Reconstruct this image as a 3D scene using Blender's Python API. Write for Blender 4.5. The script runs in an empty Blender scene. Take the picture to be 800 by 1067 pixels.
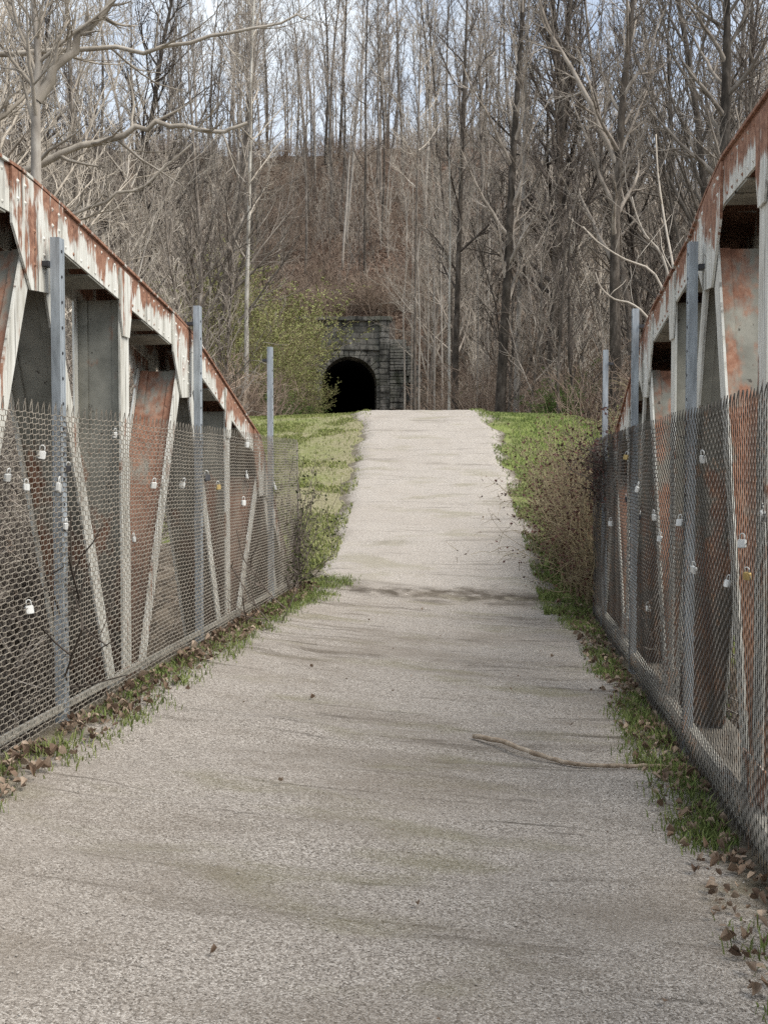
import bpy, math, random
import numpy as np
from mathutils import Vector, Matrix, noise as mnoise

PI = math.pi
sc = bpy.context.scene
COL = sc.collection
R = random.Random(7)

# ------------------------------------------------------------------ camera maths
F = 1138.0
YAW = math.atan(117 / F)          # the bridge axis is +Y, the camera looks a little to its left
PIT = math.atan(43.5 / F)
EYE = Vector((0, 0, 1.5))
FWD = Vector((-math.sin(YAW) * math.cos(PIT), math.cos(YAW) * math.cos(PIT), -math.sin(PIT)))
RGT = Vector((math.cos(YAW), math.sin(YAW), 0))
UP = RGT.cross(FWD)


def at(px, py, zc):
    """world point seen at photo pixel (px,py) at depth zc metres"""
    return EYE + zc * (FWD + RGT * ((px - 400) / F) + UP * ((533.5 - py) / F))


def proj(p):
    d = Vector(p) - EYE
    z = d.dot(FWD)
    if z < .1:
        return None
    return 400 + F * d.dot(RGT) / z, 533.5 - F * d.dot(UP) / z, z


def on_plane(px, py, X):
    """world point seen at (px,py) on the vertical plane x = X"""
    d = FWD + RGT * ((px - 400) / F) + UP * ((533.5 - py) / F)
    t = X / d.x
    return EYE + d * t


def sstep(x, a, b):
    t = min(1, max(0, (x - a) / (b - a)))
    return t * t * (3 - 2 * t)


# ------------------------------------------------------------------ mesh builder
class MB:
    def __init__(s):
        s.v, s.f, s.w, s.c = [], [], [], []      # w: optional wear per vertex

    def add(s, vs, fs, w=0.3):
        b = len(s.v)
        s.v.extend([tuple(p) for p in vs])
        if isinstance(w, (int, float)):
            s.w.extend([w] * len(vs))
        else:
            s.w.extend(w)
        s.f.extend([tuple(i + b for i in f) for f in fs])

    def box(s, x0, x1, y0, y1, z0, z1, w=0.3):
        vs = [(x0, y0, z0), (x1, y0, z0), (x1, y1, z0), (x0, y1, z0), (x0, y0, z1), (x1, y0, z1), (x1, y1, z1), (x0, y1, z1)]
        s.add(vs, [(0, 3, 2, 1), (4, 5, 6, 7), (0, 1, 5, 4), (1, 2, 6, 5), (2, 3, 7, 6), (3, 0, 4, 7)], w)

    def quadprism(s, poly, x0, x1, w=None):
        """polygon of (y,z) extruded from x0 to x1"""
        n = len(poly)
        vs = [(x0, y, z) for y, z in poly] + [(x1, y, z) for y, z in poly]
        fs = [tuple(range(n)), tuple(range(2 * n - 1, n - 1, -1))]
        fs += [(i, i + n, (i + 1) % n + n, (i + 1) % n) for i in range(n)]
        ww = 0.3 if w is None else (w if isinstance(w, (int, float)) else list(w) + list(w))
        s.add(vs, fs, ww)

    def obox(s, a, b, u, hu, v, hv, w=0.3):
        """bar from a to b with half sizes hu along u and hv along v"""
        a, b, u, v = Vector(a), Vector(b), Vector(u), Vector(v)
        vs = []
        for p in (a, b):
            for su, sv in ((-1, -1), (1, -1), (1, 1), (-1, 1)):
                vs.append(p + u * hu * su + v * hv * sv)
        s.add(vs, [(0, 3, 2, 1), (4, 5, 6, 7), (0, 1, 5, 4), (1, 2, 6, 5), (2, 3, 7, 6), (3, 0, 4, 7)], w)

    def tube(s, pts, rad, n=6, cap=True, ph=0.0):
        pts = [Vector(p) for p in pts]
        m = len(pts)
        if isinstance(rad, (int, float)):
            rad = [rad] * m
        b = len(s.v)
        t = (pts[1] - pts[0]).normalized()
        nx = t.orthogonal().normalized()
        for i in range(m):
            if 0 < i < m - 1:
                t2 = (pts[i + 1] - pts[i - 1])
            elif i == 0:
                t2 = pts[1] - pts[0]
            else:
                t2 = pts[-1] - pts[-2]
            if t2.length > 1e-9:
                t = t2.normalized()
            nx = nx - t * nx.dot(t)
            if nx.length < 1e-6:
                nx = t.orthogonal()
            nx.normalize()
            by = t.cross(nx)
            for k in range(n):
                a = ph + 2 * PI * k / n
                p = pts[i] + (nx * math.cos(a) + by * math.sin(a)) * rad[i]
                s.v.append((p.x, p.y, p.z))
                s.w.append(.3)
        for i in range(m - 1):
            for k in range(n):
                k2 = (k + 1) % n
                s.f.append((b + i * n + k, b + i * n + k2, b + (i + 1) * n + k2, b + (i + 1) * n + k))
        if cap:
            s.f.append(tuple(b + k for k in range(n - 1, -1, -1)))
            s.f.append(tuple(b + (m - 1) * n + k for k in range(n)))

    def leaf(s, p, d, n, L, W, bend=.15):
        """little pointed leaf blade"""
        p, d = Vector(p), Vector(d).normalized()
        sd = d.cross(Vector(n))
        if sd.length < 1e-4:
            sd = d.orthogonal()
        sd.normalize()
        nn = sd.cross(d)
        mid = p + d * L * .5 + nn * bend * L
        s.add([p, mid + sd * W * .5, p + d * L, mid - sd * W * .5], [(0, 1, 2), (0, 2, 3)])

    def build(s, name, material, parent=None, smooth=False, loc=None):
        me = bpy.data.meshes.new(name)
        off = Vector((0, 0, 0))
        if parent is not None:
            q = parent
            while q is not None:
                off += q.location
                q = q.parent
        elif loc is not None:
            off = Vector(loc)
        arr = np.array(s.v, dtype=np.float64) - np.array(off)
        me.from_pydata(arr.tolist(), [], s.f)
        if smooth:
            me.polygons.foreach_set('use_smooth', [True] * len(me.polygons))
        at_ = me.attributes.new('wear', 'FLOAT', 'POINT')
        at_.data.foreach_set('value', s.w)
        me.materials.append(material)
        me.update()
        o = bpy.data.objects.new(name, me)
        COL.objects.link(o)
        if parent is not None:
            o.parent = parent
        elif loc is not None:
            o.location = off
        return o


def np_mesh(name, V, Fq, material, smooth=False, attrs=None):
    """mesh from numpy arrays: V (n,3), Fq (m,3|4)"""
    me = bpy.data.meshes.new(name)
    V = np.asarray(V, dtype=np.float32)
    Fq = np.asarray(Fq, dtype=np.int32)
    k = Fq.shape[1]
    me.vertices.add(len(V))
    me.vertices.foreach_set('co', V.ravel())
    me.loops.add(Fq.size)
    me.loops.foreach_set('vertex_index', Fq.ravel())
    me.polygons.add(len(Fq))
    me.polygons.foreach_set('loop_start', np.arange(0, Fq.size, k, dtype=np.int32))
    if smooth:
        me.polygons.foreach_set('use_smooth', np.ones(len(Fq), dtype=bool))
    me.materials.append(material)
    if attrs:
        for nm, val in attrs.items():
            a = me.attributes.new(nm, 'FLOAT', 'POINT')
            a.data.foreach_set('value', np.asarray(val, dtype=np.float32))
    me.update(calc_edges=True)
    me.validate()
    o = bpy.data.objects.new(name, me)
    COL.objects.link(o)
    return o


def empty(name, loc, label=None, cat=None, group=None):
    o = bpy.data.objects.new(name, None)
    COL.objects.link(o)
    o.location = loc
    o.empty_display_size = .2
    if label:
        o['label'] = label
    if cat:
        o['category'] = cat
    if group:
        o['group'] = group
    return o


def tag(o, label, cat, group=None, kind=None):
    o['label'] = label
    o['category'] = cat
    if group:
        o['group'] = group
    if kind:
        o['kind'] = kind
    return o


def dup(root, loc, rotz=0, scale=1.0, label=None, group=None, cat=None, tilt=(0, 0)):
    r = root.copy()
    COL.objects.link(r)
    r.location = loc
    r.rotation_euler = (tilt[0], tilt[1], rotz)
    r.scale = (scale, scale, scale) if isinstance(scale, (int, float)) else scale
    if label:
        r['label'] = label
    if group:
        r['group'] = group
    if cat:
        r['category'] = cat
    for ch in list(root.children):
        c = ch.copy()
        COL.objects.link(c)
        c.parent = r
        for g in list(ch.children):
            d = g.copy()
            COL.objects.link(d)
            d.parent = c
    return r


# ------------------------------------------------------------------ materials
class NT:
    def __init__(s, name):
        s.m = bpy.data.materials.new(name)
        s.m.use_nodes = True
        s.t = s.m.node_tree
        s.t.nodes.clear()
        s.out = s.t.nodes.new('ShaderNodeOutputMaterial')
        s.b = s.t.nodes.new('ShaderNodeBsdfPrincipled')
        s.t.links.new(s.b.outputs[0], s.out.inputs[0])
        s.geo = s.t.nodes.new('ShaderNodeNewGeometry')
        s.tc = s.t.nodes.new('ShaderNodeTexCoord')
        s.oi = s.t.nodes.new('ShaderNodeObjectInfo')

    def n(s, typ, **kw):
        x = s.t.nodes.new(typ)
        for k, v in kw.items():
            setattr(x, k, v)
        return x

    def link(s, a, b):
        s.t.links.new(a, b)

    def put(s, sock, val):
        if hasattr(val, 'is_linked') or hasattr(val, 'links'):
            s.t.links.new(val, sock)
        else:
            sock.default_value = val

    @property
    def pos(s):
        return s.geo.outputs['Position']

    @property
    def obj(s):
        return s.tc.outputs['Object']

    def mapping(s, v, scale=(1, 1, 1), rot=(0, 0, 0), loc=(0, 0, 0)):
        x = s.n('ShaderNodeMapping')
        s.link(v, x.inputs['Vector'])
        x.inputs['Scale'].default_value = scale
        x.inputs['Rotation'].default_value = rot
        x.inputs['Location'].default_value = loc
        return x.outputs[0]

    def noise(s, v, scale, detail=3, rough=.55, dist=0):
        x = s.n('ShaderNodeTexNoise')
        s.link(v, x.inputs['Vector'])
        x.inputs['Scale'].default_value = scale
        x.inputs['Detail'].default_value = detail
        x.inputs['Roughness'].default_value = rough
        x.inputs['Distortion'].default_value = dist
        return x.outputs['Fac']

    def voro(s, v, scale, feature='F1', out='Distance'):
        x = s.n('ShaderNodeTexVoronoi', feature=feature)
        s.link(v, x.inputs['Vector'])
        x.inputs['Scale'].default_value = scale
        return x.outputs[out]

    def ramp(s, f, stops):
        x = s.n('ShaderNodeValToRGB')
        s.link(f, x.inputs[0])
        e = x.color_ramp.elements
        while len(e) < len(stops):
            e.new(.5)
        for el, (p, c) in zip(e, stops):
            el.position = p
            el.color = (*c, 1) if not isinstance(c, (int, float)) else (c, c, c, 1)
        return x.outputs[0]

    def step(s, f, a, b):
        x = s.n('ShaderNodeMapRange', interpolation_type='SMOOTHSTEP')
        s.put(x.inputs[0], f)
        x.inputs[1].default_value = a
        x.inputs[2].default_value = b
        return x.outputs[0]

    def math(s, op, a, b=None):
        x = s.n('ShaderNodeMath', operation=op)
        s.put(x.inputs[0], a)
        if b is not None:
            s.put(x.inputs[1], b)
        return x.outputs[0]

    def mix(s, f, a, b, blend='MIX'):
        x = s.n('ShaderNodeMix', data_type='RGBA', blend_type=blend)
        s.put(x.inputs[0], f)
        s.put(x.inputs[6], a if not isinstance(a, tuple) else (*a, 1))
        s.put(x.inputs[7], b if not isinstance(b, tuple) else (*b, 1))
        return x.outputs[2]

    def attr(s, nm):
        x = s.n('ShaderNodeAttribute', attribute_name=nm)
        return x.outputs['Fac']

    def sep(s, v):
        x = s.n('ShaderNodeSeparateXYZ')
        s.link(v, x.inputs[0])
        return x.outputs

    def bump(s, h, strength=.5, dist=.01):
        x = s.n('ShaderNodeBump')
        s.link(h, x.inputs['Height'])
        x.inputs['Strength'].default_value = strength
        x.inputs['Distance'].default_value = dist
        s.link(x.outputs[0], s.b.inputs['Normal'])

    def done(s, col, rough=.85, metal=0, spec=.3):
        s.put(s.b.inputs['Base Color'], col if not isinstance(col, tuple) else (*col, 1))
        s.put(s.b.inputs['Roughness'], rough)
        s.b.inputs['Metallic'].default_value = metal
        s.b.inputs['Specular IOR Level'].default_value = spec
        return s.m


M = {}


def bark(name, dark, mid, light, scale=6, var=.35):
    t = NT(name)
    v = t.mapping(t.obj, (scale, scale, scale * .35))
    f = t.noise(v, 1.0, 4, .65, .3)
    f2 = t.noise(t.obj, .5, 2)
    f = t.math('ADD', t.math('MULTIPLY', f, .75), t.math('MULTIPLY', f2, .3))
    c = t.ramp(f, [(.32, dark), (.52, mid), (.72, light)])
    hv = t.n('ShaderNodeHueSaturation')
    t.link(c, hv.inputs['Color'])
    val = t.math('ADD', t.math('MULTIPLY', t.oi.outputs['Random'], var * 2), 1 - var)
    t.link(val, hv.inputs['Value'])
    t.bump(f, .6, .03)
    return t.done(hv.outputs[0], .9, 0, .2)


M['bark_grey'] = bark('bark_grey', (.05, .04, .033), (.2, .17, .142), (.46, .41, .355))
M['bark_dark'] = bark('bark_dark', (.02, .017, .014), (.075, .062, .05), (.2, .172, .145))
M['bark_pale'] = bark('bark_pale', (.15, .13, .11), (.36, .32, .275), (.55, .51, .45), 5, .2)
M['bark_white'] = bark('bark_white', (.13, .11, .09), (.5, .47, .41), (.66, .63, .57), 3, .1)
M['twig_grey'] = bark('twig_grey', (.10, .083, .067), (.31, .268, .225), (.55, .49, .42), 3, .55)
M['twig_pale'] = bark('twig_pale', (.24, .205, .165), (.50, .44, .365), (.66, .6, .52), 3, .25)
M['twig_dark'] = bark('twig_dark', (.035, .029, .024), (.11, .09, .075), (.24, .205, .175), 3)
M['twig_brown'] = bark('twig_brown', (.085, .06, .045), (.26, .195, .148), (.48, .39, .31), 3, .3)
M['twig_tan'] = bark('twig_tan', (.13, .10, .06), (.27, .22, .135), (.4, .34, .22), 3, .25)


def leafmat(name, c1, c2, c3, scale=4.0):
    t = NT(name)
    f = t.noise(t.pos, scale, 2)
    f2 = t.math('ADD', t.math('MULTIPLY', f, .6), t.math('MULTIPLY', t.geo.outputs['Random Per Island'], .4))
    c = t.ramp(f2, [(.25, c1), (.5, c2), (.75, c3)])
    t.b.inputs['Subsurface Weight'].default_value = 0.0
    return t.done(c, .7, 0, .25)


M['leaf_bud'] = leafmat('leaf_bud', (.2, .225, .07), (.31, .33, .12), (.42, .42, .18), 1.0)
M['leaf_green'] = leafmat('leaf_green', (.045, .085, .015), (.085, .15, .028), (.15, .22, .05), 1.5)
M['leaf_ivy'] = leafmat('leaf_ivy', (.03, .04, .015), (.07, .085, .03), (.13, .13, .05), 6)
M['leaf_red'] = leafmat('leaf_red', (.04, .018, .016), (.085, .036, .03), (.15, .07, .05), 6)
M['leaf_dead'] = leafmat('leaf_dead', (.10, .065, .045), (.21, .145, .10), (.42, .33, .25), 14)
M['litter_leaf'] = leafmat('litter_leaf', (.11, .07, .05), (.2, .135, .10), (.34, .26, .2), 1.2)
M['grass'] = leafmat('grass', (.115, .14, .035), (.205, .235, .065), (.33, .32, .15), 1.3)
M['grass_bright'] = leafmat('grass_bright', (.095, .14, .035), (.165, .205, .06), (.27, .29, .11), 1.5)


def gravel_mat():
    t = NT('gravel')
    p = t.pos
    xyz = t.sep(p)
    fine = t.noise(p, 170, 2, .7)
    vo = t.voro(p, 175)
    vc = t.voro(p, 175, out='Color')
    vg = t.sep(vc)[0]
    grit = t.math('ADD', t.math('MULTIPLY', vg, .55), t.math('MULTIPLY', fine, .45))
    c = t.ramp(grit, [(.2, (.13, .11, .092)), (.4, (.315, .278, .24)), (.6, (.43, .384, .337)), (.82, (.68, .625, .56))])
    big = t.noise(p, .8, 4, .6)
    c = t.mix(t.step(big, .45, .7), c, t.mix(.5, c, (.33, .285, .24)))
    big2 = t.noise(t.mapping(p, (1, 1, 1), loc=(31, 7, 0)), 1.7, 4, .6)
    # brown damp smears lying across the deck
    vs = t.mapping(p, (.38, 3.4, 1), rot=(0, 0, math.radians(-7)))
    st = t.noise(vs, 1.0, 5, .62, .4)
    stm = t.math('MULTIPLY', t.step(st, .54, .66), t.step(big2, .35, .6))
    c = t.mix(t.math('MULTIPLY', stm, .68), c, (.115, .093, .07))
    vs2 = t.mapping(p, (.55, 13, 1), rot=(0, 0, math.radians(-7)), loc=(3, 5, 0))
    st2 = t.noise(vs2, 1.0, 4, .6, .5)
    c = t.mix(t.math('MULTIPLY', t.math('MULTIPLY', t.step(st2, .58, .66), t.step(big2, .40, .62)), .66), c, (.09, .075, .06))
    # mossy olive patches
    mo = t.noise(t.mapping(p, (.8, 2.0, 1), loc=(9, 3, 0)), 1.1, 4)
    c = t.mix(t.math('MULTIPLY', t.step(mo, .52, .70), .5), c, (.2, .18, .095))
    # soil band at the end of the deck
    wob = t.math('MULTIPLY', t.math('SUBTRACT', t.noise(p, 1.6, 4), .5), 1.0)
    dy = t.math('ABSOLUTE', t.math('SUBTRACT', t.math('ADD', xyz[1], wob), 12.0))
    band = t.math('MULTIPLY', t.step(dy, .55, .05), t.step(t.noise(p, 5, 3), .3, .65))
    c = t.mix(t.math('MULTIPLY', band, .95), c, (.095, .078, .06))
    far = t.step(t.math('ADD', xyz[1], wob), 12.0, 12.5)
    c = t.mix(t.math('MULTIPLY', far, .22), c, (.62, .565, .50))
    wp = t.step(t.noise(t.mapping(p, (.7, 1.6, 1), rot=(0, 0, -.12), loc=(2, 8, 0)), .9, 5, .65), .48, .66)
    c = t.mix(t.math('MULTIPLY', t.math('MULTIPLY', wp, .42), t.math('SUBTRACT', 1.0, far)), c, t.ramp(fine, [(.3, (.13, .105, .08)), (.7, (.27, .225, .175))]))
    # the earthy edge, from the mesh
    ed = t.math('ADD', t.attr('edge'), t.math('MULTIPLY', t.math('SUBTRACT', t.noise(p, 4, 4, .65), .5), 1.1))
    c = t.mix(t.math('MULTIPLY', t.step(ed, .45, .95), .8), c, t.ramp(fine, [(.3, (.06, .048, .032)), (.6, (.15, .125, .08)), (.8, (.26, .22, .16))]))
    h = t.math('ADD', t.math('MULTIPLY', grit, .7), t.math('MULTIPLY', t.math('SUBTRACT', 1.0, vo), .5))
    h = t.math('ADD', h, t.math('MULTIPLY', t.noise(t.mapping(p, (2, 6, 1)), 3, 4), 1.0))
    t.bump(h, .75, .012)
    return t.done(c, .95, 0, .15)


M['gravel'] = gravel_mat()


def ground_mat():
    t = NT('forest_floor')
    p = t.pos
    xyz = t.sep(p)
    vo = t.sep(t.voro(p, 9, out='Color'))[0]
    nf = t.noise(p, 14, 4, .7)
    f = t.math('ADD', t.math('MULTIPLY', vo, .55), t.math('MULTIPLY', nf, .45))
    lit = t.ramp(f, [(.2, (.035, .022, .016)), (.45, (.125, .08, .058)), (.68, (.21, .145, .108)), (.9, (.34, .27, .21))])
    big = t.noise(p, .12, 4)
    lit2 = t.ramp(f, [(.2, (.035, .027, .02)), (.5, (.11, .087, .065)), (.9, (.27, .225, .175))])
    red = t.math('MULTIPLY', t.step(big, .4, .6), t.attr('red'))
    lit = t.mix(t.math('ADD', t.math('MULTIPLY', red, .5), t.math('MULTIPLY', t.attr('red'), .5)), lit2, lit)
    gn = t.noise(p, 22, 3, .7)
    gr = t.ramp(gn, [(.3, (.105, .14, .035)), (.55, (.185, .225, .06)), (.75, (.29, .295, .12))])
    thin = t.ramp(gn, [(.3, (.16, .145, .075)), (.55, (.27, .245, .15)), (.75, (.4, .36, .26))])
    pn = t.noise(p, .9, 4, .6)
    gr = t.mix(t.step(t.math('ADD', pn, t.attr('worn')), .42, .95), gr, thin)
    g = t.math('ADD', t.attr('grass'), t.math('MULTIPLY', t.math('SUBTRACT', t.noise(p, 1.5, 4), .5), .7))
    c = t.mix(t.step(g, .4, .6), lit, gr)
    t.bump(t.math('ADD', f, t.noise(p, 2, 4)), .7, .06)
    return t.done(c, .95, 0, .1)


M['ground'] = ground_mat()


def steel_paint():
    """white bridge paint, flaking from the top into rust, run down by streaks"""
    t = NT('weathered_white_paint')
    p = t.pos
    v = t.mapping(p, (3, 26, 1.6))
    st = t.noise(v, 1.0, 5, .65, .2)
    v2 = t.mapping(p, (1, 5, 2.5))
    bl = t.noise(v2, 1.2, 4, .6)
    wear = t.attr('wear')
    k = t.math('ADD', t.math('ADD', t.math('MULTIPLY', st, .8), t.math('MULTIPLY', bl, 1.25)), t.math('MULTIPLY', wear, .52))
    rust = t.step(k, 1.22, 1.34)
    paint = t.ramp(t.noise(t.mapping(p, (2, 16, 1.5), loc=(4, 2, 1)), 1.3, 5, .7), [(.3, (.33, .31, .26)), (.46, (.62, .605, .54)), (.62, (.76, .75, .69))])
    rc = t.ramp(t.noise(p, 24, 5, .7), [(.25, (.10, .05, .034)), (.5, (.29, .145, .092)), (.75, (.47, .29, .2))])
    c = t.mix(rust, paint, rc)
    gv = t.noise(t.mapping(p, (3, 34, 1.1), loc=(8, 1, 3)), 1.0, 4, .6)
    c = t.mix(t.math('MULTIPLY', t.step(gv, .58, .68), .75), c, (.06, .05, .04))
    t.bump(t.math('ADD', rust, st), .35, .004)
    return t.done(c, t.math('ADD', .55, t.math('MULTIPLY', rust, .35)), 0, .35)


M['paint'] = steel_paint()


def steel_web(name, lo, hi):
    t = NT(name)
    p = t.pos
    xyz = t.sep(p)
    b = t.noise(t.mapping(p, (3, 1.5, 1.6)), 1.5, 5, .62)
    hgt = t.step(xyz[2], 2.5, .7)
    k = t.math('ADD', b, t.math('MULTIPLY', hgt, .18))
    rust = t.math('MULTIPLY', t.step(k, lo, hi), .92)
    pc = t.ramp(t.noise(p, 7, 4), [(.3, (.19, .185, .155)), (.6, (.3, .29, .245)), (.8, (.4, .375, .31))])
    rc = t.ramp(t.noise(p, 18, 5, .7), [(.25, (.15, .068, .042)), (.5, (.33, .15, .09)), (.72, (.48, .29, .2))])
    c = t.mix(rust, pc, rc)
    low_shade = t.math('MULTIPLY', t.step(t.math('ADD', xyz[2], t.math('MULTIPLY', t.noise(t.mapping(p, (2, 2, 1)), 2.0, 4), 1.6)), 2.35, 1.2), .78)  # deep shade behind the fence, painted as brown darkening low on the webs
    c = t.mix(low_shade, c, t.ramp(t.noise(p, 9, 4), [(.3, (.035, .026, .02)), (.7, (.13, .085, .058))]))
    sp = t.step(t.noise(p, 22, 3, .6), .66, .71)
    c = t.mix(t.math('MULTIPLY', sp, .8), c, (.05, .038, .03))
    t.bump(t.noise(p, 30, 4), .3, .004)
    return t.done(c, .75, 0, .3)


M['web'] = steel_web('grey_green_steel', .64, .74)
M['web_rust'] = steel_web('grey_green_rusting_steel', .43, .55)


def galv(name, base=(.37, .405, .43), rust=.12):
    t = NT(name)
    p = t.pos
    f = t.noise(t.mapping(p, (30, 30, 5)), 1.0, 4, .6)
    c = t.ramp(f, [(.3, tuple(x * .62 for x in base)), (.55, base), (.75, tuple(min(1, x * 1.35) for x in base))])
    r = t.step(t.noise(p, 9, 4, .65), .66 - rust * .3, .8 - rust * .3)
    c = t.mix(t.math('MULTIPLY', r, rust * 2), c, (.17, .1, .06))
    return t.done(c, .55, .15, .35)


M['galv'] = galv('galvanised_post')
M['wire'] = galv('fence_wire', (.11, .1, .088), .45)  # shaded copy: the backlit right fence is darkened in the colour
M['wire_lit'] = galv('lit_tan_wire', (.32, .285, .235), .3)  # lit copy: light on the left fence put into the wire colour
M['lock'] = galv('padlock_steel', (.68, .68, .65), .1)
M['brass'] = galv('padlock_brass', (.5, .36, .14), .1)
M['lock_dark'] = galv('padlock_dark', (.05, .05, .055), .1)
M['rail'] = galv('rail_steel', (.46, .44, .385), .3)


def concrete():
    t = NT('deck_concrete')
    c = t.ramp(t.noise(t.pos, 4, 5, .65), [(.3, (.12, .105, .085)), (.7, (.3, .275, .235))])
    return t.done(c, .9, 0, .2)


M['concrete'] = concrete()


def stone(name, dark=1.0):
    t = NT(name)
    v = t.obj
    # courses of squared stone: brick pattern laid in local x / z
    sx = t.sep(v)
    cv = t.n('ShaderNodeCombineXYZ')
    t.link(sx[0], cv.inputs[0])
    t.link(sx[2], cv.inputs[1])
    wv = t.n('ShaderNodeTexNoise')
    t.link(v, wv.inputs['Vector'])
    wv.inputs['Scale'].default_value = .9
    wv.inputs['Detail'].default_value = 4
    vm = t.n('ShaderNodeVectorMath', operation='MULTIPLY_ADD')
    t.link(wv.outputs['Color'], vm.inputs[0])
    vm.inputs[1].default_value = (.45, .22, 0)
    t.link(cv.outputs[0], vm.inputs[2])
    br = t.n('ShaderNodeTexBrick')
    t.link(vm.outputs[0], br.inputs['Vector'])
    br.inputs['Scale'].default_value = 1.0
    br.inputs['Brick Width'].default_value = 1.05
    br.inputs['Row Height'].default_value = .46
    br.inputs['Mortar Size'].default_value = .035
    br.inputs['Color1'].default_value = (.28, .28, .28, 1)
    br.inputs['Color2'].default_value = (.62, .62, .62, 1)
    br.inputs['Mortar'].default_value = (0, 0, 0, 1)
    f = t.math('ADD', t.math('MULTIPLY', br.outputs['Color'], .45), t.math('MULTIPLY', t.noise(v, 1.4, 5, .7), .6))
    c = t.ramp(f, [(.2, (.02 * dark, .02 * dark, .018 * dark)), (.42, (.075 * dark, .072 * dark, .063 * dark)), (.62, (.15 * dark, .142 * dark, .125 * dark)), (.85, (.3 * dark, .285 * dark, .25 * dark))])
    wn = t.step(t.noise(t.mapping(v, (1, 1, .8), loc=(5, 0, 2)), 1.1, 5, .75), .54, .66)
    c = t.mix(t.math('MULTIPLY', wn, .7), c, (.38, .36, .33))
    dk_ = t.step(t.noise(t.mapping(v, (1.4, 1, .35), loc=(1, 0, 8)), .9, 5, .7), .5, .64)
    c = t.mix(t.math('MULTIPLY', dk_, .75), c, (.018, .018, .017))
    mo = t.step(t.noise(v, .6, 4), .5, .65)
    c = t.mix(t.math('MULTIPLY', mo, .35), c, (.07, .085, .04))
    t.bump(f, .8, .08)
    return t.done(c, .95, 0, .15)


M['stone'] = stone('sooty_stone', 1.7)
M['stone_pale'] = stone('weathered_stone', 2.2)


def dark_lining():
    t = NT('near_black_lining')
    c = t.ramp(t.noise(t.pos, 1.2, 5), [(.3, (.010, .010, .012)), (.7, (.03, .03, .032))])  # near-black tone over the whole tunnel lining
    return t.done(c, .95, 0, .1)


M['dark_lining'] = dark_lining()
M['stick'] = bark('stick_bark', (.09, .065, .045), (.31, .24, .175), (.5, .42, .33), 14, .05)
M['pebble'] = leafmat('pebble', (.19, .165, .142), (.36, .325, .285), (.52, .48, .43), 40)

# ------------------------------------------------------------------ terrain
FX_L, FX_R = -2.13, .975           # fence planes
TX_L, TX_R = -2.235, 1.075         # inner faces of the two trusses
TUN = at(364, 430, 85.0)
TUN_X, TUN_Y = TUN.x, TUN.y        # about (-11.4, 84.2)
TUN_A = math.atan(.15)             # the portal faces slightly to +X
PZ_Y = [-60, 11.6, 12.6, 18.5, 24.3, 25.6, 27, 29, 40, 85, 200]
PZ_Z = [0, 0, .13, 1.44, 2.70, 2.88, 2.97, 3.0, 3.15, 4.05, 4.3]
PC_Y = [-60, 11.5, 19, 26, 40, 60, 85, 200]
PC_X = [-.58, -.66, -1.12, -1.74, -3.5, -7.0, -11.4, -30]


def path_z(Y):
    return sum(float(np.interp(Y + d, PZ_Y, PZ_Z)) for d in (-.9, -.45, 0, .45, .9)) / 5


def path_c(Y):
    return sum(float(np.interp(Y + d, PC_Y, PC_X)) for d in (-3, -1.5, 0, 1.5, 3)) / 5


def fbm(x, y, s, o=4):
    return mnoise.fractal((x / s, y / s, 3.3), 1.0, 2.1, o)


def tun_local(X, Y):
    c, s_ = math.cos(TUN_A), math.sin(TUN_A)
    dx, dy = X - TUN_X, Y - TUN_Y
    return dx * c + dy * s_, -dx * s_ + dy * c      # along the face, behind the face


def side_z(Y):
    return float(np.interp(Y, [-60, -6, -2, 1, 8, 14, 22, 32, 46, 70, 300], [0, -.1, -1.5, -3.6, -3.6, -1.9, 0.2, 2.0, 3.3, 4.0, 4.2]))


def hill_z(X, Y):
    y0 = 71.5 + 2.0 * fbm(X, 0, 30, 2)
    if X > TUN_X + 6:
        y0 += .15 * (X - TUN_X - 6)
    h = (Y - y0) * .62
    zr = 36.3 + 1.6 * fbm(X, 50, 22, 3) - .5 * max(0, X + 4)
    zr = max(zr, 11) + .7 * fbm(X, Y, 5, 3)
    if h <= 0:
        return 0
    yr = y0 + zr / .62
    if Y > yr:
        h = zr - (Y - yr) * .12
    # round the ridge
    h = min(h, zr) - 1.2 * math.exp(-((Y - yr) / 5.0) ** 2)
    return max(h, -5)


def terrain_z(X, Y):
    c = path_c(Y)
    pz = path_z(Y)
    d = X - c
    sl = 1.3 + (2.9 if d < 0 else 2.1)
    a = abs(d)
    corr = pz - .05 - .035 * max(0, a - 1.2)
    if Y < 12.6:
        corr = -3.6 + (corr + 3.6) * sstep(Y, 9.6, 12.2)
        if Y < 0:
            corr = max(corr, -3.6 + 3.5 * sstep(Y, -1.0, -4.5))
    sz = side_z(Y) + .5 * fbm(X, Y, 9, 3) + .012 * max(0, a - 8) * 6
    k = sstep(a, sl, sl + 3.2)
    z = corr * (1 - k) + sz * k
    h = hill_z(X, Y)
    lx, ly = tun_local(X, Y)
    if ly < 1.2:
        h *= sstep(abs(lx), 4.6, 10.0)
    z += h
    z += (.10 * fbm(X, Y, 2.2, 3)) * sstep(a, 2.2, 5)
    return z


def axis(segs):
    out = []
    for a, b, st in segs:
        n = max(1, int(round((b - a) / st)))
        out += [a + (b - a) * i / n for i in range(n)]
    out.append(segs[-1][1])
    return out


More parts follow.
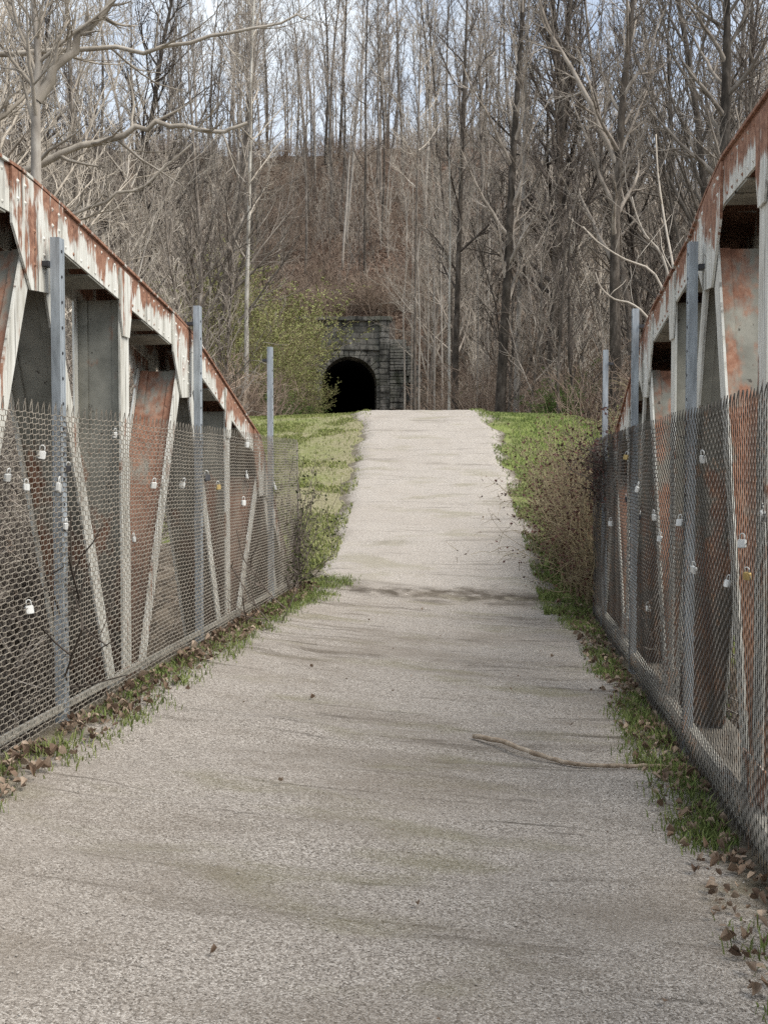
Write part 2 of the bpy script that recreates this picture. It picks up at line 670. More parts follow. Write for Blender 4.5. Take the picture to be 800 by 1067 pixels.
gx = axis([(-600, -120, 60), (-120, -30, 2.5), (-30, -7, 1.0), (-7, 5, .35), (5, 20, 1.0), (20, 90, 2.5), (90, 600, 60)])
gy = axis([(-60, -6, 3), (-6, 9, .75), (9, 30, .4), (30, 80, 1.25), (80, 92, .5), (92, 150, 1.5), (150, 220, 5), (220, 800, 60)])
nx, ny = len(gx), len(gy)
TV = np.zeros((ny, nx, 3))
gA = np.zeros((ny, nx))
gW = np.zeros((ny, nx))
gR = np.zeros((ny, nx))
for j, Y in enumerate(gy):
    for i, X in enumerate(gx):
        z = terrain_z(X, Y)
        TV[j, i] = (X, Y, z)
        c = path_c(Y)
        d = X - c
        a = abs(d)
        lim = 1.3 + (2.6 if d < 0 else 1.5)
        g = 1 - sstep(a, lim, lim + 1.5)
        if d < 0 and Y < 15:
            g *= 1 - sstep(a, 1.7, 2.3)
        g *= sstep(Y, 10.6, 12.4) * (1 - sstep(Y, 33, 40))
        gA[j, i] = g
        w = .22 * (1 - sstep(a, 1.2, 2.6)) + (.12 if d < 0 else -.08)
        if d < 0 and Y > 17:
            w += .12
        if abs(Y - 16.9 - .03 * X) < .3 and a > 1.6:
            w += .5
        gW[j, i] = w
        lx, ly = tun_local(X, Y)
        gR[j, i] = math.exp(-((X - TUN_X - 2) / 12) ** 2) * sstep(Y, 70, 84) + .12
idx = np.arange(nx * ny).reshape(ny, nx)
faces = np.stack([idx[:-1, :-1], idx[:-1, 1:], idx[1:, 1:], idx[1:, :-1]], -1).reshape(-1, 4)
zq = TV[..., 2].ravel()[faces]
ctr = TV.reshape(-1, 3)[faces].mean(1)
keep = np.ones(len(faces), bool)
for q in range(len(faces)):
    if 78 < ctr[q, 1] < 95 and abs(ctr[q, 0] - TUN_X) < 8:
        lx, ly = tun_local(ctr[q, 0], ctr[q, 1])
        if abs(lx) < 3.4 and zq[q].max() - zq[q].min() > 3:
            keep[q] = False
ter = np_mesh('ground', TV.reshape(-1, 3), faces[keep], M['ground'], True, {'grass': gA.ravel(), 'worn': gW.ravel(), 'red': gR.ravel()})
ter['kind'] = 'structure'


# the gravel path: bridge deck, ramp, crest and on to the tunnel
def deck_z(X, Y):
    k = 1 - sstep(Y, 10.8, 14.5)
    return .22 * max(0, (1 - X) / 3.13) ** 2 * k


py_ = axis([(-5, 1.5, .5), (1.5, 9, .09), (9, 16, .12), (16, 30, .25), (30, 84, 1.0), (84, 90, 1)])
NXP = 64
PV, PE = [], []
for Y in py_:
    c = path_c(Y)
    kd = 1 - sstep(Y, 11.6, 12.6)
    hw = float(np.interp(Y, [12, 16, 20, 26, 40, 85], [1.45, 1.40, 1.45, 1.62, 1.7, 1.8]))
    wl = hw + .16 * fbm(3.1, Y, 1.3, 4)
    wr = hw + .16 * fbm(9.7, Y, 1.1, 4)
    xl = (c - wl) * (1 - kd) + (-2.20) * kd
    xr = (c + wr) * (1 - kd) + 1.05 * kd
    for i in range(NXP):
        u = i / (NXP - 1)
        X = xl + (xr - xl) * u
        z = path_z(Y) + deck_z(X, Y) + .012
        e = min(u, 1 - u) * (xr - xl)
        z += .028 * fbm(X, Y * 2.2, 1.1, 4) * (1 if Y < 40 else .2) + .008 * fbm(X * 1.3, Y * 3, .25, 3)
        if Y > 11.5:
            z -= .075 * (1 - sstep(e, 0, .35)) * sstep(Y, 11.5, 13)
        PV.append((X, Y, z))
        if Y < 12.6:
            dist = X - FX_L if X < -.6 else FX_R - X
            ee = 1 - sstep(dist, .0, (.32 if X < -.6 else .32) + .35 * sstep(Y, 9, 12))
        else:
            ee = 1 - sstep(e, .0, .4)
        PE.append(ee)
pidx = np.arange(len(PV)).reshape(len(py_), NXP)
pf = np.stack([pidx[:-1, :-1], pidx[:-1, 1:], pidx[1:, 1:], pidx[1:, :-1]], -1).reshape(-1, 4)
pth = np_mesh('gravel_path', PV, pf, M['gravel'], True, {'edge': PE})
pth['kind'] = 'structure'
PVG = np.array(PV).reshape(len(py_), NXP, 3)


def surf(X, Y):
    """height of the walked surface"""
    j = min(len(py_) - 2, max(0, int(np.searchsorted(py_, Y)) - 1))
    row = PVG[j]
    if row[0, 0] <= X <= row[-1, 0]:
        i = int((X - row[0, 0]) / (row[-1, 0] - row[0, 0]) * (NXP - 1))
        i = min(NXP - 2, i)
        t = (Y - py_[j]) / (py_[j + 1] - py_[j])
        return float(PVG[j, i, 2] * (1 - t) + PVG[j + 1, i, 2] * t)
    return terrain_z(X, Y)


b = MB()
b.box(-2.6, 1.45, -4.5, 12.3, -.62, -.06)
for k in range(8):
    y = -3 + k * 2.1
    b.box(-2.56, 1.41, y, y + .25, -1.0, -.621)
dk = b.build('bridge_deck', M['concrete'])
dk['kind'] = 'structure'
b = MB()
b.box(-3.6, 2.5, 11.6, 12.6, -4.2, -.65)
b.box(-3.6, 2.5, -4.9, -3.9, -4.2, -.65)
ab = b.build('bridge_abutment', M['concrete'])
ab['kind'] = 'structure'

# small loose stones lying in the gravel
PB_V, PB_F = [], []
rr = np.random.default_rng(5)
n = 0
for k in range(15000):
    Y = 2.2 + 9.5 * rr.random() ** 1.5
    X = -2.1 + 3.05 * rr.random()
    r = .0018 + .0034 * rr.random() ** 3
    z = surf(X, Y) + r * .3
    a = rr.random() * 6.28
    e = r * (.7 + .6 * rr.random())
    q = r * (.5 + .4 * rr.random())
    ca, sa = math.cos(a), math.sin(a)
    PB_V += [(X + r * ca, Y + r * sa, z), (X - e * sa, Y + e * ca, z), (X - r * ca, Y - r * sa, z), (X + e * sa, Y - e * ca, z), (X + q * .2, Y, z + q), (X, Y, z - q)]
    PB_F += [(n, n + 1, n + 4), (n + 1, n + 2, n + 4), (n + 2, n + 3, n + 4), (n + 3, n, n + 4)]
    n += 6
pb = np_mesh('loose_gravel', PB_V, PB_F, M['pebble'])
tag(pb, 'small loose grey stones scattered over the gravel path', 'gravel', kind='stuff')

# ------------------------------------------------------------------ bridge trusses
S_X = Vector((1, 0, 0))


def truss(side, X0, chord, nodes_top, nodes_low, label):
    """side -1 left / +1 right. X0 inner face; member depth goes outwards."""
    o = side
    X1 = X0 + o * .30
    root = empty('bridge_truss', (X0 + o * .15, 5, -.3), label, 'bridge truss')
    H = .215

    def chz(Y):
        return float(np.interp(Y, [c[0] for c in chord], [c[1] for c in chord]))
    # top chord: two side plates, cover plate, tie plates
    b = MB()
    for (ya, za), (yb, zb) in zip(chord[:-1], chord[1:]):
        nseg = max(1, int((yb - ya) / .35))
        for q in range(nseg):
            t0, t1 = q / nseg, (q + 1) / nseg
            y0, y1 = ya + (yb - ya) * t0, ya + (yb - ya) * t1
            z0, z1 = za + (zb - za) * t0, za + (zb - za) * t1
            for xx in (X0, X1):
                xi = xx
                xo = xx + o * .012 if xx == X0 else xx - o * .012
                b.quadprism([(y0, z0 - H), (y1, z1 - H), (y1, z1), (y0, z0)], xi, xo, [.0, .0, 1.0, 1.0])
    yy = 2.6
    while yy < 9.8:
        for dz in (.035, H - .03):
            cz = chz(yy) - dz
            vs = [(X0 - o * .0005, yy + .011 * math.cos(a * PI / 3), cz + .011 * math.sin(a * PI / 3)) for a in range(6)] + [(X0 - o * .008, yy, cz)]
            b.add(vs, [(i, (i + 1) % 6, 6) for i in range(6)], .5)
        yy += .105
    b.build('top_chord', M['paint'], root)
    b = MB()
    for (ya, za), (yb, zb) in zip(chord[:-1], chord[1:]):
        b.quadprism([(ya, za + .002), (yb, zb + .002), (yb, zb + .016), (ya, za + .016)], X0 - o * .016, X1 + o * .016, .8)
    b.build('cover_plate', M['paint'], root)
    b = MB()
    for yn in nodes_top + nodes_low:
        for dy in (-.45, .45):
            y = yn + dy
            if y < chord[0][0] or y > chord[-1][0] - 1.2:
                continue
            b = MB()
            b.quadprism([(y - .12, chz(y - .12) - H - .012), (y + .12, chz(y + .12) - H - .012), (y + .12, chz(y + .12) - H - .002), (y - .12, chz(y - .12) - H - .002)], X0 + o * .005, X1 - o * .005)
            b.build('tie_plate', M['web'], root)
    # gusset plates on both faces at the top nodes, with rivets
    for yn in nodes_top:
        zt = chz(yn)
        b = MB()
        g = [(yn - .30, chz(yn - .30) - .004), (yn + .30, chz(yn + .30) - .004), (yn + .30, chz(yn + .3) - H - .07), (yn + .13, zt - .50), (yn - .10, zt - .52), (yn - .30, chz(yn - .30) - H - .05)]
        zs = [p[1] for p in g]
        ww = [(p[1] - min(zs)) / (max(zs) - min(zs)) * .75 + .05 for p in g]
        # insert the kink of the chord so the plate follows it
        for x_in, x_out in ((X0 - o * .014, X0 - o * .002), (X1 + o * .002, X1 + o * .014)):
            mid = [(yn, zt - .004)]
            g2 = [g[0]] + mid + g[1:]
            if x_in != X0 - o * .014:
                b2 = MB()
                b2.quadprism(g2, x_in, x_out, [ww[0], .8] + ww[1:])
                b2.build('gusset_plate', M['paint'], root)
                continue
            b.quadprism(g2, x_in, x_out, [ww[0], .8] + ww[1:])
        for (ry, rz) in [(dy, dz) for dy in (-.24, -.16, .16, .24) for dz in (-.06, -.14)] + [(dy, dz) for dy in (-.06, .05) for dz in (-.24, -.32, -.40)]:
            cy, cz = yn + ry, chz(yn + ry) + rz
            xb = X0 - o * .014
            vs = [(xb, cy + .013 * math.cos(a * PI / 3), cz + .013 * math.sin(a * PI / 3)) for a in range(6)] + [(xb - o * .009, cy, cz)]
            b.add(vs, [(i, (i + 1) % 6, 6) for i in range(6)], .3)
        b.build('gusset_plate', M['paint'], root)

    def member(nm, a, bq, fw, wmat='web', z_w=None):
        """H member between (y,z) points: flange at each face and a cross web"""
        A, B_ = Vector((0, *a)), Vector((0, *bq))
        d = (B_ - A).normalized()
        nrm = Vector((0, -d.z, d.y))
        fls = []
        for xx, xo in ((X0 + o * .002, X0 + o * .014), (X1 - o * .014, X1 - o * .002)):
            fl = MB()
            mx = (xx + xo) / 2
            nsg = 8
            for q in range(nsg + 1):
                p0 = A.lerp(B_, q / nsg)
                w_ = -.12 + .34 * R.random()
                fl.v += [tuple(Vector((mx, p0.y, p0.z)) + nrm * (fw / 2 * su) + S_X * (.006 * sv)) for su, sv in ((-1, -1), (1, -1), (1, 1), (-1, 1))]
                fl.w += [w_] * 4
                if q:
                    k0 = (q - 1) * 4
                    fl.f += [(k0 + i, k0 + (i + 1) % 4, k0 + 4 + (i + 1) % 4, k0 + 4 + i) for i in range(4)]
            fl.f += [(0, 3, 2, 1), (nsg * 4, nsg * 4 + 1, nsg * 4 + 2, nsg * 4 + 3)]
            fls.append(fl)
        wb = MB()
        mxm = (X0 + X1) / 2
        wb.obox((mxm, A.y, A.z), (mxm, B_.y, B_.z), nrm, .006, S_X, .135)
        # angle legs riveted along the web edges
        for sx in (-1, 1):
            cx = mxm + sx * .105
            for sn in (-1, 1):
                off = nrm * (.0135 * sn)
                wb.obox(Vector((cx, A.y, A.z)) + off, Vector((cx, B_.y, B_.z)) + off, nrm, .0045, S_X, .028)
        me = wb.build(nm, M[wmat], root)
        for fl in fls:
            fl.build('flange', M['paint'], me)
        return me

    for yn in nodes_low:
        zt = chz(yn) - H
        member('vertical_post', (yn, -.25), (yn, zt + .02), .15)
        b = MB()
        g = [(yn - .10, chz(yn - .1) - .03), (yn + .10, chz(yn + .1) - .03), (yn + .10, zt - .05), (yn + .055, zt - .2), (yn - .055, zt - .2), (yn - .10, zt - .05)]
        b.quadprism(g, X0 - o * .012, X0 - o * .002, [.7, .7, .3, .1, .1, .3])
        b.build('gusset_plate', M['paint'], root)
        b = MB()
        g = [(yn - .28, -.1), (yn + .28, -.1), (yn + .2, .3), (yn - .2, .3)]
        b.quadprism(g, X0 - o * .012, X0 - o * .002, .4)
        b.build('gusset_plate', M['paint'], root)
    for yn in nodes_top:
        zt = chz(yn) - H
        for yl in nodes_low:
            if abs(yl - yn) < 1.5:
                s_ = 1 if yl > yn else -1
                member('diagonal', (yl - s_ * .1, -.15), (yn + s_ * .10, zt - .12), .115, 'web' if s_ > 0 else 'web_rust')
    b = MB()
    b.box(min(X0, X0 + o * .02), max(X0, X0 + o * .02), chord[0][0], 12.2, -.35, -.10, .5)
    b.box(min(X1 - o * .02, X1), max(X1 - o * .02, X1), chord[0][0], 12.2, -.35, -.10, .5)
    b.box(min(X0 - o * .05, X0 + o * .1), max(X0 - o * .05, X0 + o * .1), chord[0][0], 12.2, -.098, -.085, .5)
    b.box(min(X1 - o * .1, X1 + o * .05), max(X1 - o * .1, X1 + o * .05), chord[0][0], 12.2, -.098, -.085, .5)
    b.build('bottom_chord', M['paint'], root)
    return root


truss(-1, TX_L, [(-3.2, 2.92), (0, 2.93), (2.66, 2.93), (5.0, 2.905), (5.5, 2.85), (7.45, 2.58), (8.0, 2.48), (10.2, 1.81), (12.15, -.05)],
      [.14, 2.66, 5.18, 7.70, 10.24], [-1.1, 1.40, 3.92, 6.44, 8.97, 11.3], 'rusty white steel truss behind the fence on the left of the deck')
truss(1, TX_R, [(-3.2, 3.0), (3.4, 3.0), (5.4, 2.99), (5.8, 2.92), (6.3, 2.80), (7.8, 2.60), (8.2, 2.50), (10.2, 1.78), (12.15, -.05)],
      [1.1, 3.42, 5.73, 8.05, 10.2], [-.1, 2.25, 4.62, 6.9, 9.15, 11.2], 'rusty white steel truss behind the fence on the right of the deck')


# ------------------------------------------------------------------ chain link fences
def chain_mesh(X, y0, y1, zb, zt, seed, r=.0023, cw=.074, ch=.050):
    rg = np.random.default_rng(seed)
    half = cw / 2
    nw = int((y1 - y0) / half)
    rows = int((zt - zb) / (ch / 2))
    V, Fc = [], []
    base = 0
    ang = np.array([0, PI / 2, PI, 3 * PI / 2]) + PI / 4
    for i in range(nw):
        ya = y0 + i * half
        m = rows + 1
        ks = np.arange(m)
        zz = zb + ks * ch / 2
        par = (ks + i) % 2
        yy = ya + half * (par * 1.06 - .03)
        # two points per apex make the rounded bends of the weave
        P = []
        for k in range(m):
            bul = .020 * mnoise.noise((ya * .9, zz[k] * 1.3, seed)) + .012 * mnoise.noise((ya * 2.6, zz[k] * 2.4, seed + 4))
            sag = .012 * mnoise.noise((ya * 1.4, zz[k] * .6, seed + 9)) + .004 * mnoise.noise((ya * 9, zz[k] * 7, seed + 2))
            xo = X + bul + (.0045 if par[k] else -.0045)
            sh = .15 * (yy[k] - ya - half / 2)
            dz = ch * .17
            P.append((xo, yy[k], zz[k] - dz + sag))
            P.append((xo, yy[k], zz[k] + dz + sag))
        # the twisted barb at the top
        P.append((P[-1][0] + .004, P[-1][1] + (half * .35 if par[-1] == 0 else -half * .35), P[-1][2] + .03 + .012 * rg.random()))
        P = np.array(P)
        T = np.gradient(P, axis=0)
        T /= np.linalg.norm(T, axis=1)[:, None]
        N = np.cross(T, np.array([1.0, 0, 0]))
        N /= np.linalg.norm(N, axis=1)[:, None]
        Bn = np.cross(T, N)
        ring = P[:, None, :] + r * (np.cos(ang)[None, :, None] * N[:, None, :] + np.sin(ang)[None, :, None] * Bn[:, None, :])
        mm = len(P)
        V.append(ring.reshape(-1, 3))
        q = np.arange(mm - 1)[:, None] * 4 + base
        k4 = np.arange(4)[None, :]
        k5 = (k4 + 1) % 4
        Fc.append(np.stack([q + k4, q + k5, q + 4 + k5, q + 4 + k4], -1).reshape(-1, 4))
        base += mm * 4
    return np.concatenate(V), np.concatenate(Fc)


def fence(X, posts, yend, zb, zt, ztop, rail, seed, label, wm='wire'):
    """posts: list of (Y, top z)"""
    o = -1 if X < 0 else 1
    root = empty('chain_link_fence', (X, 5, zb), label, 'fence')
    V, Fc = chain_mesh(X, -2.0, yend, zb, zt, seed, .0028 if X > 0 else .0023)
    V = V - np.array(root.location)
    m = np_mesh('wire_mesh', V, Fc, M[wm], True)
    m.parent = root
    for (y, top) in posts:
        b = MB()
        x0 = X + o * .010
        # channel post: back web and two flanges with a groove between them
        b.box(min(x0, x0 + o * .006), max(x0, x0 + o * .006), y - .019, y + .019, zb - .35, top)
        for s_ in (-1, 1):
            ya, yb = sorted((y + s_ * .019, y + s_ * .032))
            b.box(min(x0 - o * .002, x0 + o * .045), max(x0 - o * .002, x0 + o * .045), ya, yb, zb - .35, top)
        nf = len(b.f)
        zz = zb + .2
        while zz < top - .05:
            b.tube([(x0 - o * .003, y, zz), (x0 - o * .0001, y, zz)], .008, 8)
            zz += .125
        po = b.build('post', M['galv'], root)
        po.data.materials.append(M['lock_dark'])
        for pg in po.data.polygons:
            if pg.index >= nf:
                pg.material_index = 1
        if top > zt + .6:
            b = MB()
            zz = top - .13
            b.box(min(x0 + o * .046, x0 + o * .09), max(x0 + o * .046, x0 + o * .09), y - .05, y + .02, zz - .012, zz + .012)
            b.build('bracket', M['lock_dark'], root)
        for zz in (zb + .3, (zb + zt) / 2, zt - .12):
            b = MB()
            pts = [(X + o * .02 * math.cos(a) - o * .004, y + .038 * math.sin(a), zz + .004 * a) for a in [k * PI / 5 for k in range(11)]]
            b.tube(pts, .002, 4)
            b.build('tie_wire', M['wire'], root)
    b = MB()
    b.box(X - .004, X + .004, yend - .012, yend + .012, zb - .02, zt + .02)
    b.tube([(X, yend - .05, zb), (X + .02, yend - .04, (zb + zt) / 2), (X, yend - .05, zt)], .006, 6)
    b.build('tension_bar', M[wm], root)
    b = MB()
    if rail == 'angle':
        b.box(X - .03, X - .012, -2, yend, zb + .045, zb + .080)
        b.box(X - .05, X - .031, -2, yend, zb + .045, zb + .052)
    else:
        prof = [(.012, .02), (.10, .02), (.10, .075), (.075, .105), (.03, .105), (.012, .08)]
        vs, fs = [], []
        ys = axis([(-2, yend, .6)])
        for yy in ys:
            for (a, c) in prof:
                vs.append((X + a, yy, zb + c))
        n_ = len(prof)
        for k in range(len(ys) - 1):
            for i in range(n_):
                fs.append((k * n_ + i, k * n_ + (i + 1) % n_, (k + 1) * n_ + (i + 1) % n_, (k + 1) * n_ + i))
        b.add(vs, fs)
    b.build('bottom_rail', M['rail'], root)
    return root


ZB_L, ZB_R, ZT = .255, .045, 1.785
fence(FX_L, [(-2.36, 2.67), (.14, 2.67), (2.66, 2.67), (5.25, 2.645), (7.80, 2.69), (10.36, 2.68)], 11.62, ZB_L, ZT, 2.67, 'angle', 3,
      'chain link fence with tall galvanised posts along the left of the deck', 'wire_lit')
fence(FX_R, [(-1.2, 2.7), (1.1, 2.7), (3.42, 2.7), (5.85, 2.68), (8.2, 2.68), (10.4, 2.62)], 11.15, ZB_R, ZT, 2.7, 'curb', 8,
      'chain link fence with tall galvanised posts along the right of the deck')

# ------------------------------------------------------------------ padlocks hooked in the fences
LOCK_ME = {}


def make_lock(loc, rot, size, kind, label, group):
    root = empty('padlock', loc, label, 'padlock', group)
    if size not in LOCK_ME:
        b = MB()
        w, h, d = .021, .021, .0085
        prof = []
        for (sx, sz) in ((-1, -1), (1, -1), (1, 1), (-1, 1)):
            for a0 in ((0, 1) if sx * sz > 0 else (1, 0)):
                prof.append((sx * (w - (.005 if a0 else 0)), sz * (h - (0 if a0 else .005))))
        vs = []
        for (yy, sc_) in ((-d, .9), (-d * .75, 1), (d * .75, 1), (d, .9)):
            vs += [(p[0] * sc_, yy, p[1] * sc_ - .045) for p in prof]
        n_ = 8
        fs = [tuple(range(n_ - 1, -1, -1)), tuple(range(3 * n_, 4 * n_))]
        for k in range(3):
            fs += [(k * n_ + i, k * n_ + (i + 1) % n_, (k + 1) * n_ + (i + 1) % n_, (k + 1) * n_ + i) for i in range(n_)]
        b.add(vs, fs)
        body = b.build('lock_body', M['lock'])
        b = MB()
        pts = [(-.013, 0, -.026)] + [(-.013 * math.cos(a), 0, -.008 + .013 * math.sin(a)) for a in [k * PI / 8 for k in range(9)]] + [(.013, 0, -.026)]
        b.tube(pts, .0032, 6)
        sh = b.build('shackle', M['lock'], None, True)
        LOCK_ME[size] = (body.data, sh.data)
        bpy.data.objects.remove(body)
        bpy.data.objects.remove(sh)
    bd, sd = LOCK_ME[size]
    for nm, me, mt in (('lock_body', bd, kind), ('shackle', sd, 'lock')):
        o = bpy.data.objects.new(nm, me)
        COL.objects.link(o)
        o.parent = root
        o.material_slots[0].link = 'OBJECT'
        o.material_slots[0].material = M[mt]
    root.rotation_euler = rot
    s_ = size
    root.scale = (s_, s_, s_)
    return root


LOCKS_L = [
    (61, 503, 1.3, 'lock', 'large silver padlock on the left fence right beside its nearest tall post'),
    (43, 470, 1.1, 'lock', 'tall narrow silver padlock high on the left fence just left of the nearest post'),
    (68, 546, .95, 'lock', 'silver padlock low on the left fence just right of the nearest post'),
    (70, 487, .8, 'lock_dark', 'small dull grey padlock between two silver ones right of the nearest left post'),
    (119, 452, .9, 'lock', 'small silver padlock near the top of the left fence over the grey web plate'),
    (138, 561, .9, 'lock', 'silver padlock hanging over the pale strip beside the orange rusted web'),
    (8, 494, 1.0, 'lock', 'silver padlock on the left fence at the very left edge of the view'),
    (26, 505, .9, 'lock', 'tilted silver padlock second from the left edge of the left fence'),
    (28, 631, 1.1, 'lock', 'lowest padlock on the left fence, silver, left of the nearest post'),
    (160, 504, 1.1, 'lock', 'silver padlock over the orange rusted web plate on the left fence'),
    (191, 504, 1.2, 'lock', 'silver padlock on the left fence just left of its second tall post'),
    (214, 496, 1.3, 'lock_dark', 'dark grey padlock on the left fence just right of its second tall post'),
    (226, 507, 1.1, 'brass', 'dull brass padlock on the left fence between its second and third posts'),
    (256, 496, 1.2, 'lock', 'silver padlock on the left fence just below the sloping end of the truss'),
    (257, 462, 1.4, 'lock', 'highest silver padlock beside the sloping end of the left truss'),
    (253, 523, 1.3, 'lock', 'sideways silver padlock low beside the last diagonal of the left truss'),
    (285, 508, 1.3, 'lock', 'silver padlock on the left fence at its farthest tall post'),
]
LOCKS_R = [
    (733, 475, 1.2, 'lock', 'square silver padlock high on the right fence beside its nearest tall post'),
    (666, 508, 1.4, 'lock', 'silver padlock on the right fence beside its middle tall post'),
    (682, 537, 1.3, 'lock', 'bright silver padlock low between the two nearest right posts'),
    (710, 542, 1.2, 'lock', 'silver padlock on the right fence just left of its nearest post'),
    (724, 591, 1.2, 'lock', 'lowest bright silver padlock on the right fence below its nearest post'),
    (761, 605, 1.0, 'lock', 'dull silver padlock low on the right fence over the rusted web'),
    (780, 597, 1.0, 'brass', 'brass padlock low on the right fence over the rusted web'),
    (775, 562, 1.1, 'lock', 'silver padlock above the brass one on the right fence'),
    (796, 531, 1.3, 'lock', 'large silver padlock at the right edge of the view'),
    (637, 545, 1.4, 'lock', 'white silver padlock near the vine covered far end of the right fence'),
    (689, 560, 1.1, 'lock', 'small silver padlock under the bright one between the nearest right posts'),
    (653, 520, 1.2, 'lock_dark', 'dark padlock just left of the middle post on the right fence'),
    (654, 476, 1.2, 'brass', 'small brass padlock near the top of the right fence at its middle post'),
    (668, 538, 1.1, 'lock_dark', 'dark grey padlock below the silver one at the middle right post'),
    (676, 633, 1.2, 'lock', 'small silver padlock close to the ground on the right fence'),
]
for (px, py, s_, kd, lab) in LOCKS_L:
    p = on_plane(px, py - 5, FX_L)
    s_ *= .84
    make_lock((p.x + .008, p.y, p.z), (R.uniform(-.25, .25), R.uniform(-.1, .25), PI / 2 + R.uniform(-.9, .2)), s_, kd, lab, 'padlocks on the left fence')
for (px, py, s_, kd, lab) in LOCKS_R:
    p = on_plane(px, py - 5, FX_R)
    s_ *= .74
    make_lock((p.x - .008, p.y, p.z), (R.uniform(-.25, .25), R.uniform(-.25, .1), PI / 2 + R.uniform(-.2, .9)), s_, kd, lab, 'padlocks on the right fence')

# ------------------------------------------------------------------ the fallen stick
b = MB()
pts = []
sp = [(493, 768), (520, 774), (548, 782), (580, 790), (605, 795), (640, 797.5), (670, 797.5), (702, 796)]
for i, (px, py) in enumerate(sp):
    d = (FWD + RGT * ((px - 400) / F) + UP * ((533.5 - py) / F))
    t_ = (EYE.z - .05) / -d.z
    p = EYE + d * t_
    pts.append((p.x, p.y, surf(p.x, p.y) + .018 + (.02 if i in (1, 2) else 0)))
fine = []
for i in range(len(pts) - 1):
    for k in range(4):
        q = Vector(pts[i]).lerp(Vector(pts[i + 1]), k / 4)
        fine.append(q + Vector((0, R.uniform(-.004, .004), R.uniform(-.003, .003))))
fine.append(Vector(pts[-1]))
rad = [.0135 - .0045 * i / len(fine) + R.uniform(-.0012, .0015) for i in range(len(fine))]
b.tube(fine, rad, 8)
b.tube([fine[15], fine[15] + Vector((.02, -.03, .012))], [.006, .003], 5)
st = b.build('fallen_stick', M['stick'], None, True, loc=tuple(fine[0]))
tag(st, 'long thin bare stick lying across the right half of the gravel deck', 'stick')

# ------------------------------------------------------------------ tunnel portal
TZ = path_z(TUN_Y)
root = empty('tunnel_portal', (TUN_X, TUN_Y, TZ), 'dark stone tunnel portal with an arched black opening under the hill', 'tunnel')
root.rotation_euler = (0, 0, TUN_A)
HW, SPR = 2.13, 4.15            # half width, springing height above the rail bed
WL, WR, TOPZ = -4.6, 2.35, 9.05
arch = [(-HW, -.6), (-HW, 1.5), (-HW, 3.0)] + [(-HW * math.cos(a), SPR + HW * math.sin(a)) for a in [k * PI / 18 for k in range(19)]] + [(HW, 3.0), (HW, 1.5), (HW, -.6)]


class LB(MB):
    """same, but coordinates are already local to the portal"""
    def build_local(s, name, mt, parent, smooth=False):
        o = MB.build(s, name, mt, None, smooth)
        o.parent = parent
        return o


def ring_front(b, inner, outer, y0, y1):
    n_ = len(inner)
    vs = [(x, y0, z) for x, z in inner] + [(x, y0, z) for x, z in outer] + [(x, y1, z) for x, z in inner] + [(x, y1, z) for x, z in outer]
    fs = []
    for i in range(n_ - 1):
        fs += [(i, i + 1, n_ + i + 1, n_ + i), (2 * n_ + i, 3 * n_ + i, 3 * n_ + i + 1, 2 * n_ + i + 1), (i, 2 * n_ + i, 2 * n_ + i + 1, i + 1), (n_ + i, n_ + i + 1, 3 * n_ + i + 1, 3 * n_ + i)]
    b.add(vs, fs)


def outer_of(p):
    x, z = p
    if z <= SPR + .01:
        return (WL if x < 0 else WR, z if z > -.5 else -.6)
    a = math.atan2(z - SPR, x)
    # ray from the spring centre to the rectangle
    tx = (WR / math.cos(a)) if math.cos(a) > 1e-6 else ((WL / math.cos(a)) if math.cos(a) < -1e-6 else 1e9)
    tz = (TOPZ - SPR) / max(1e-6, math.sin(a))
    t = min(tx, tz)
    return (t * math.cos(a), SPR + t * math.sin(a))


def corners(lst):
    return lst


b = LB()
outer = [outer_of(p) for p in arch]
ring_front(b, arch, outer, 0, 3.0)
# corner fills above the fan
b.add([(WL, 0, TOPZ), (WR, 0, TOPZ), (WR, 3, TOPZ), (WL, 3, TOPZ)], [(0, 1, 2, 3)])
for i in range(len(outer) - 1):
    (xa, za), (xb, zb) = outer[i], outer[i + 1]
    if abs(xa - xb) > 1e-4 and abs(za - zb) > 1e-4:
        cxn = xa if abs(xa - WL) < 1e-3 or abs(xa - WR) < 1e-3 else xb
        b.add([(xa, 0, za), (cxn, 0, TOPZ), (xb, 0, zb), (xa, 3, za), (cxn, 3, TOPZ), (xb, 3, zb)], [(0, 1, 2), (3, 5, 4), (0, 3, 4, 1), (1, 4, 5, 2)])
b.build_local('facade_wall', M['stone'], root)
# voussoirs
b = LB()
for k in range(-3, 21):
    if k < 0 or k > 17:
        s_ = -1 if k < 0 else 1
        z0 = (SPR - (abs(k) if k < 0 else (k - 17)) * .62)
        z1 = z0 + .57
        pr = R.uniform(.05, .09)
        x0, x1 = sorted((s_ * (HW + .004), s_ * (HW + R.uniform(.5, .8))))
        b.box(x0, x1, -pr, -.003, z0, z1)
        continue
    a0, a1 = PI - k * PI / 18 - .012, PI - (k + 1) * PI / 18 + .012
    r0, r1 = HW + .004, HW + .62
    pr = R.uniform(.05, .1)
    pl = [(math.cos(a0) * r0, math.sin(a0) * r0 + SPR), (math.cos(a1) * r0, math.sin(a1) * r0 + SPR), (math.cos(a1) * r1, math.sin(a1) * r1 + SPR), (math.cos(a0) * r1, math.sin(a0) * r1 + SPR)]
    vs = [(x, -pr, z) for x, z in pl] + [(x, -.003, z) for x, z in pl]
    b.add(vs, [(0, 1, 2, 3), (7, 6, 5, 4), (0, 4, 5, 1), (1, 5, 6, 2), (2, 6, 7, 3), (3, 7, 4, 0)])
b.build_local('arch_ring', M['stone_pale'], root)
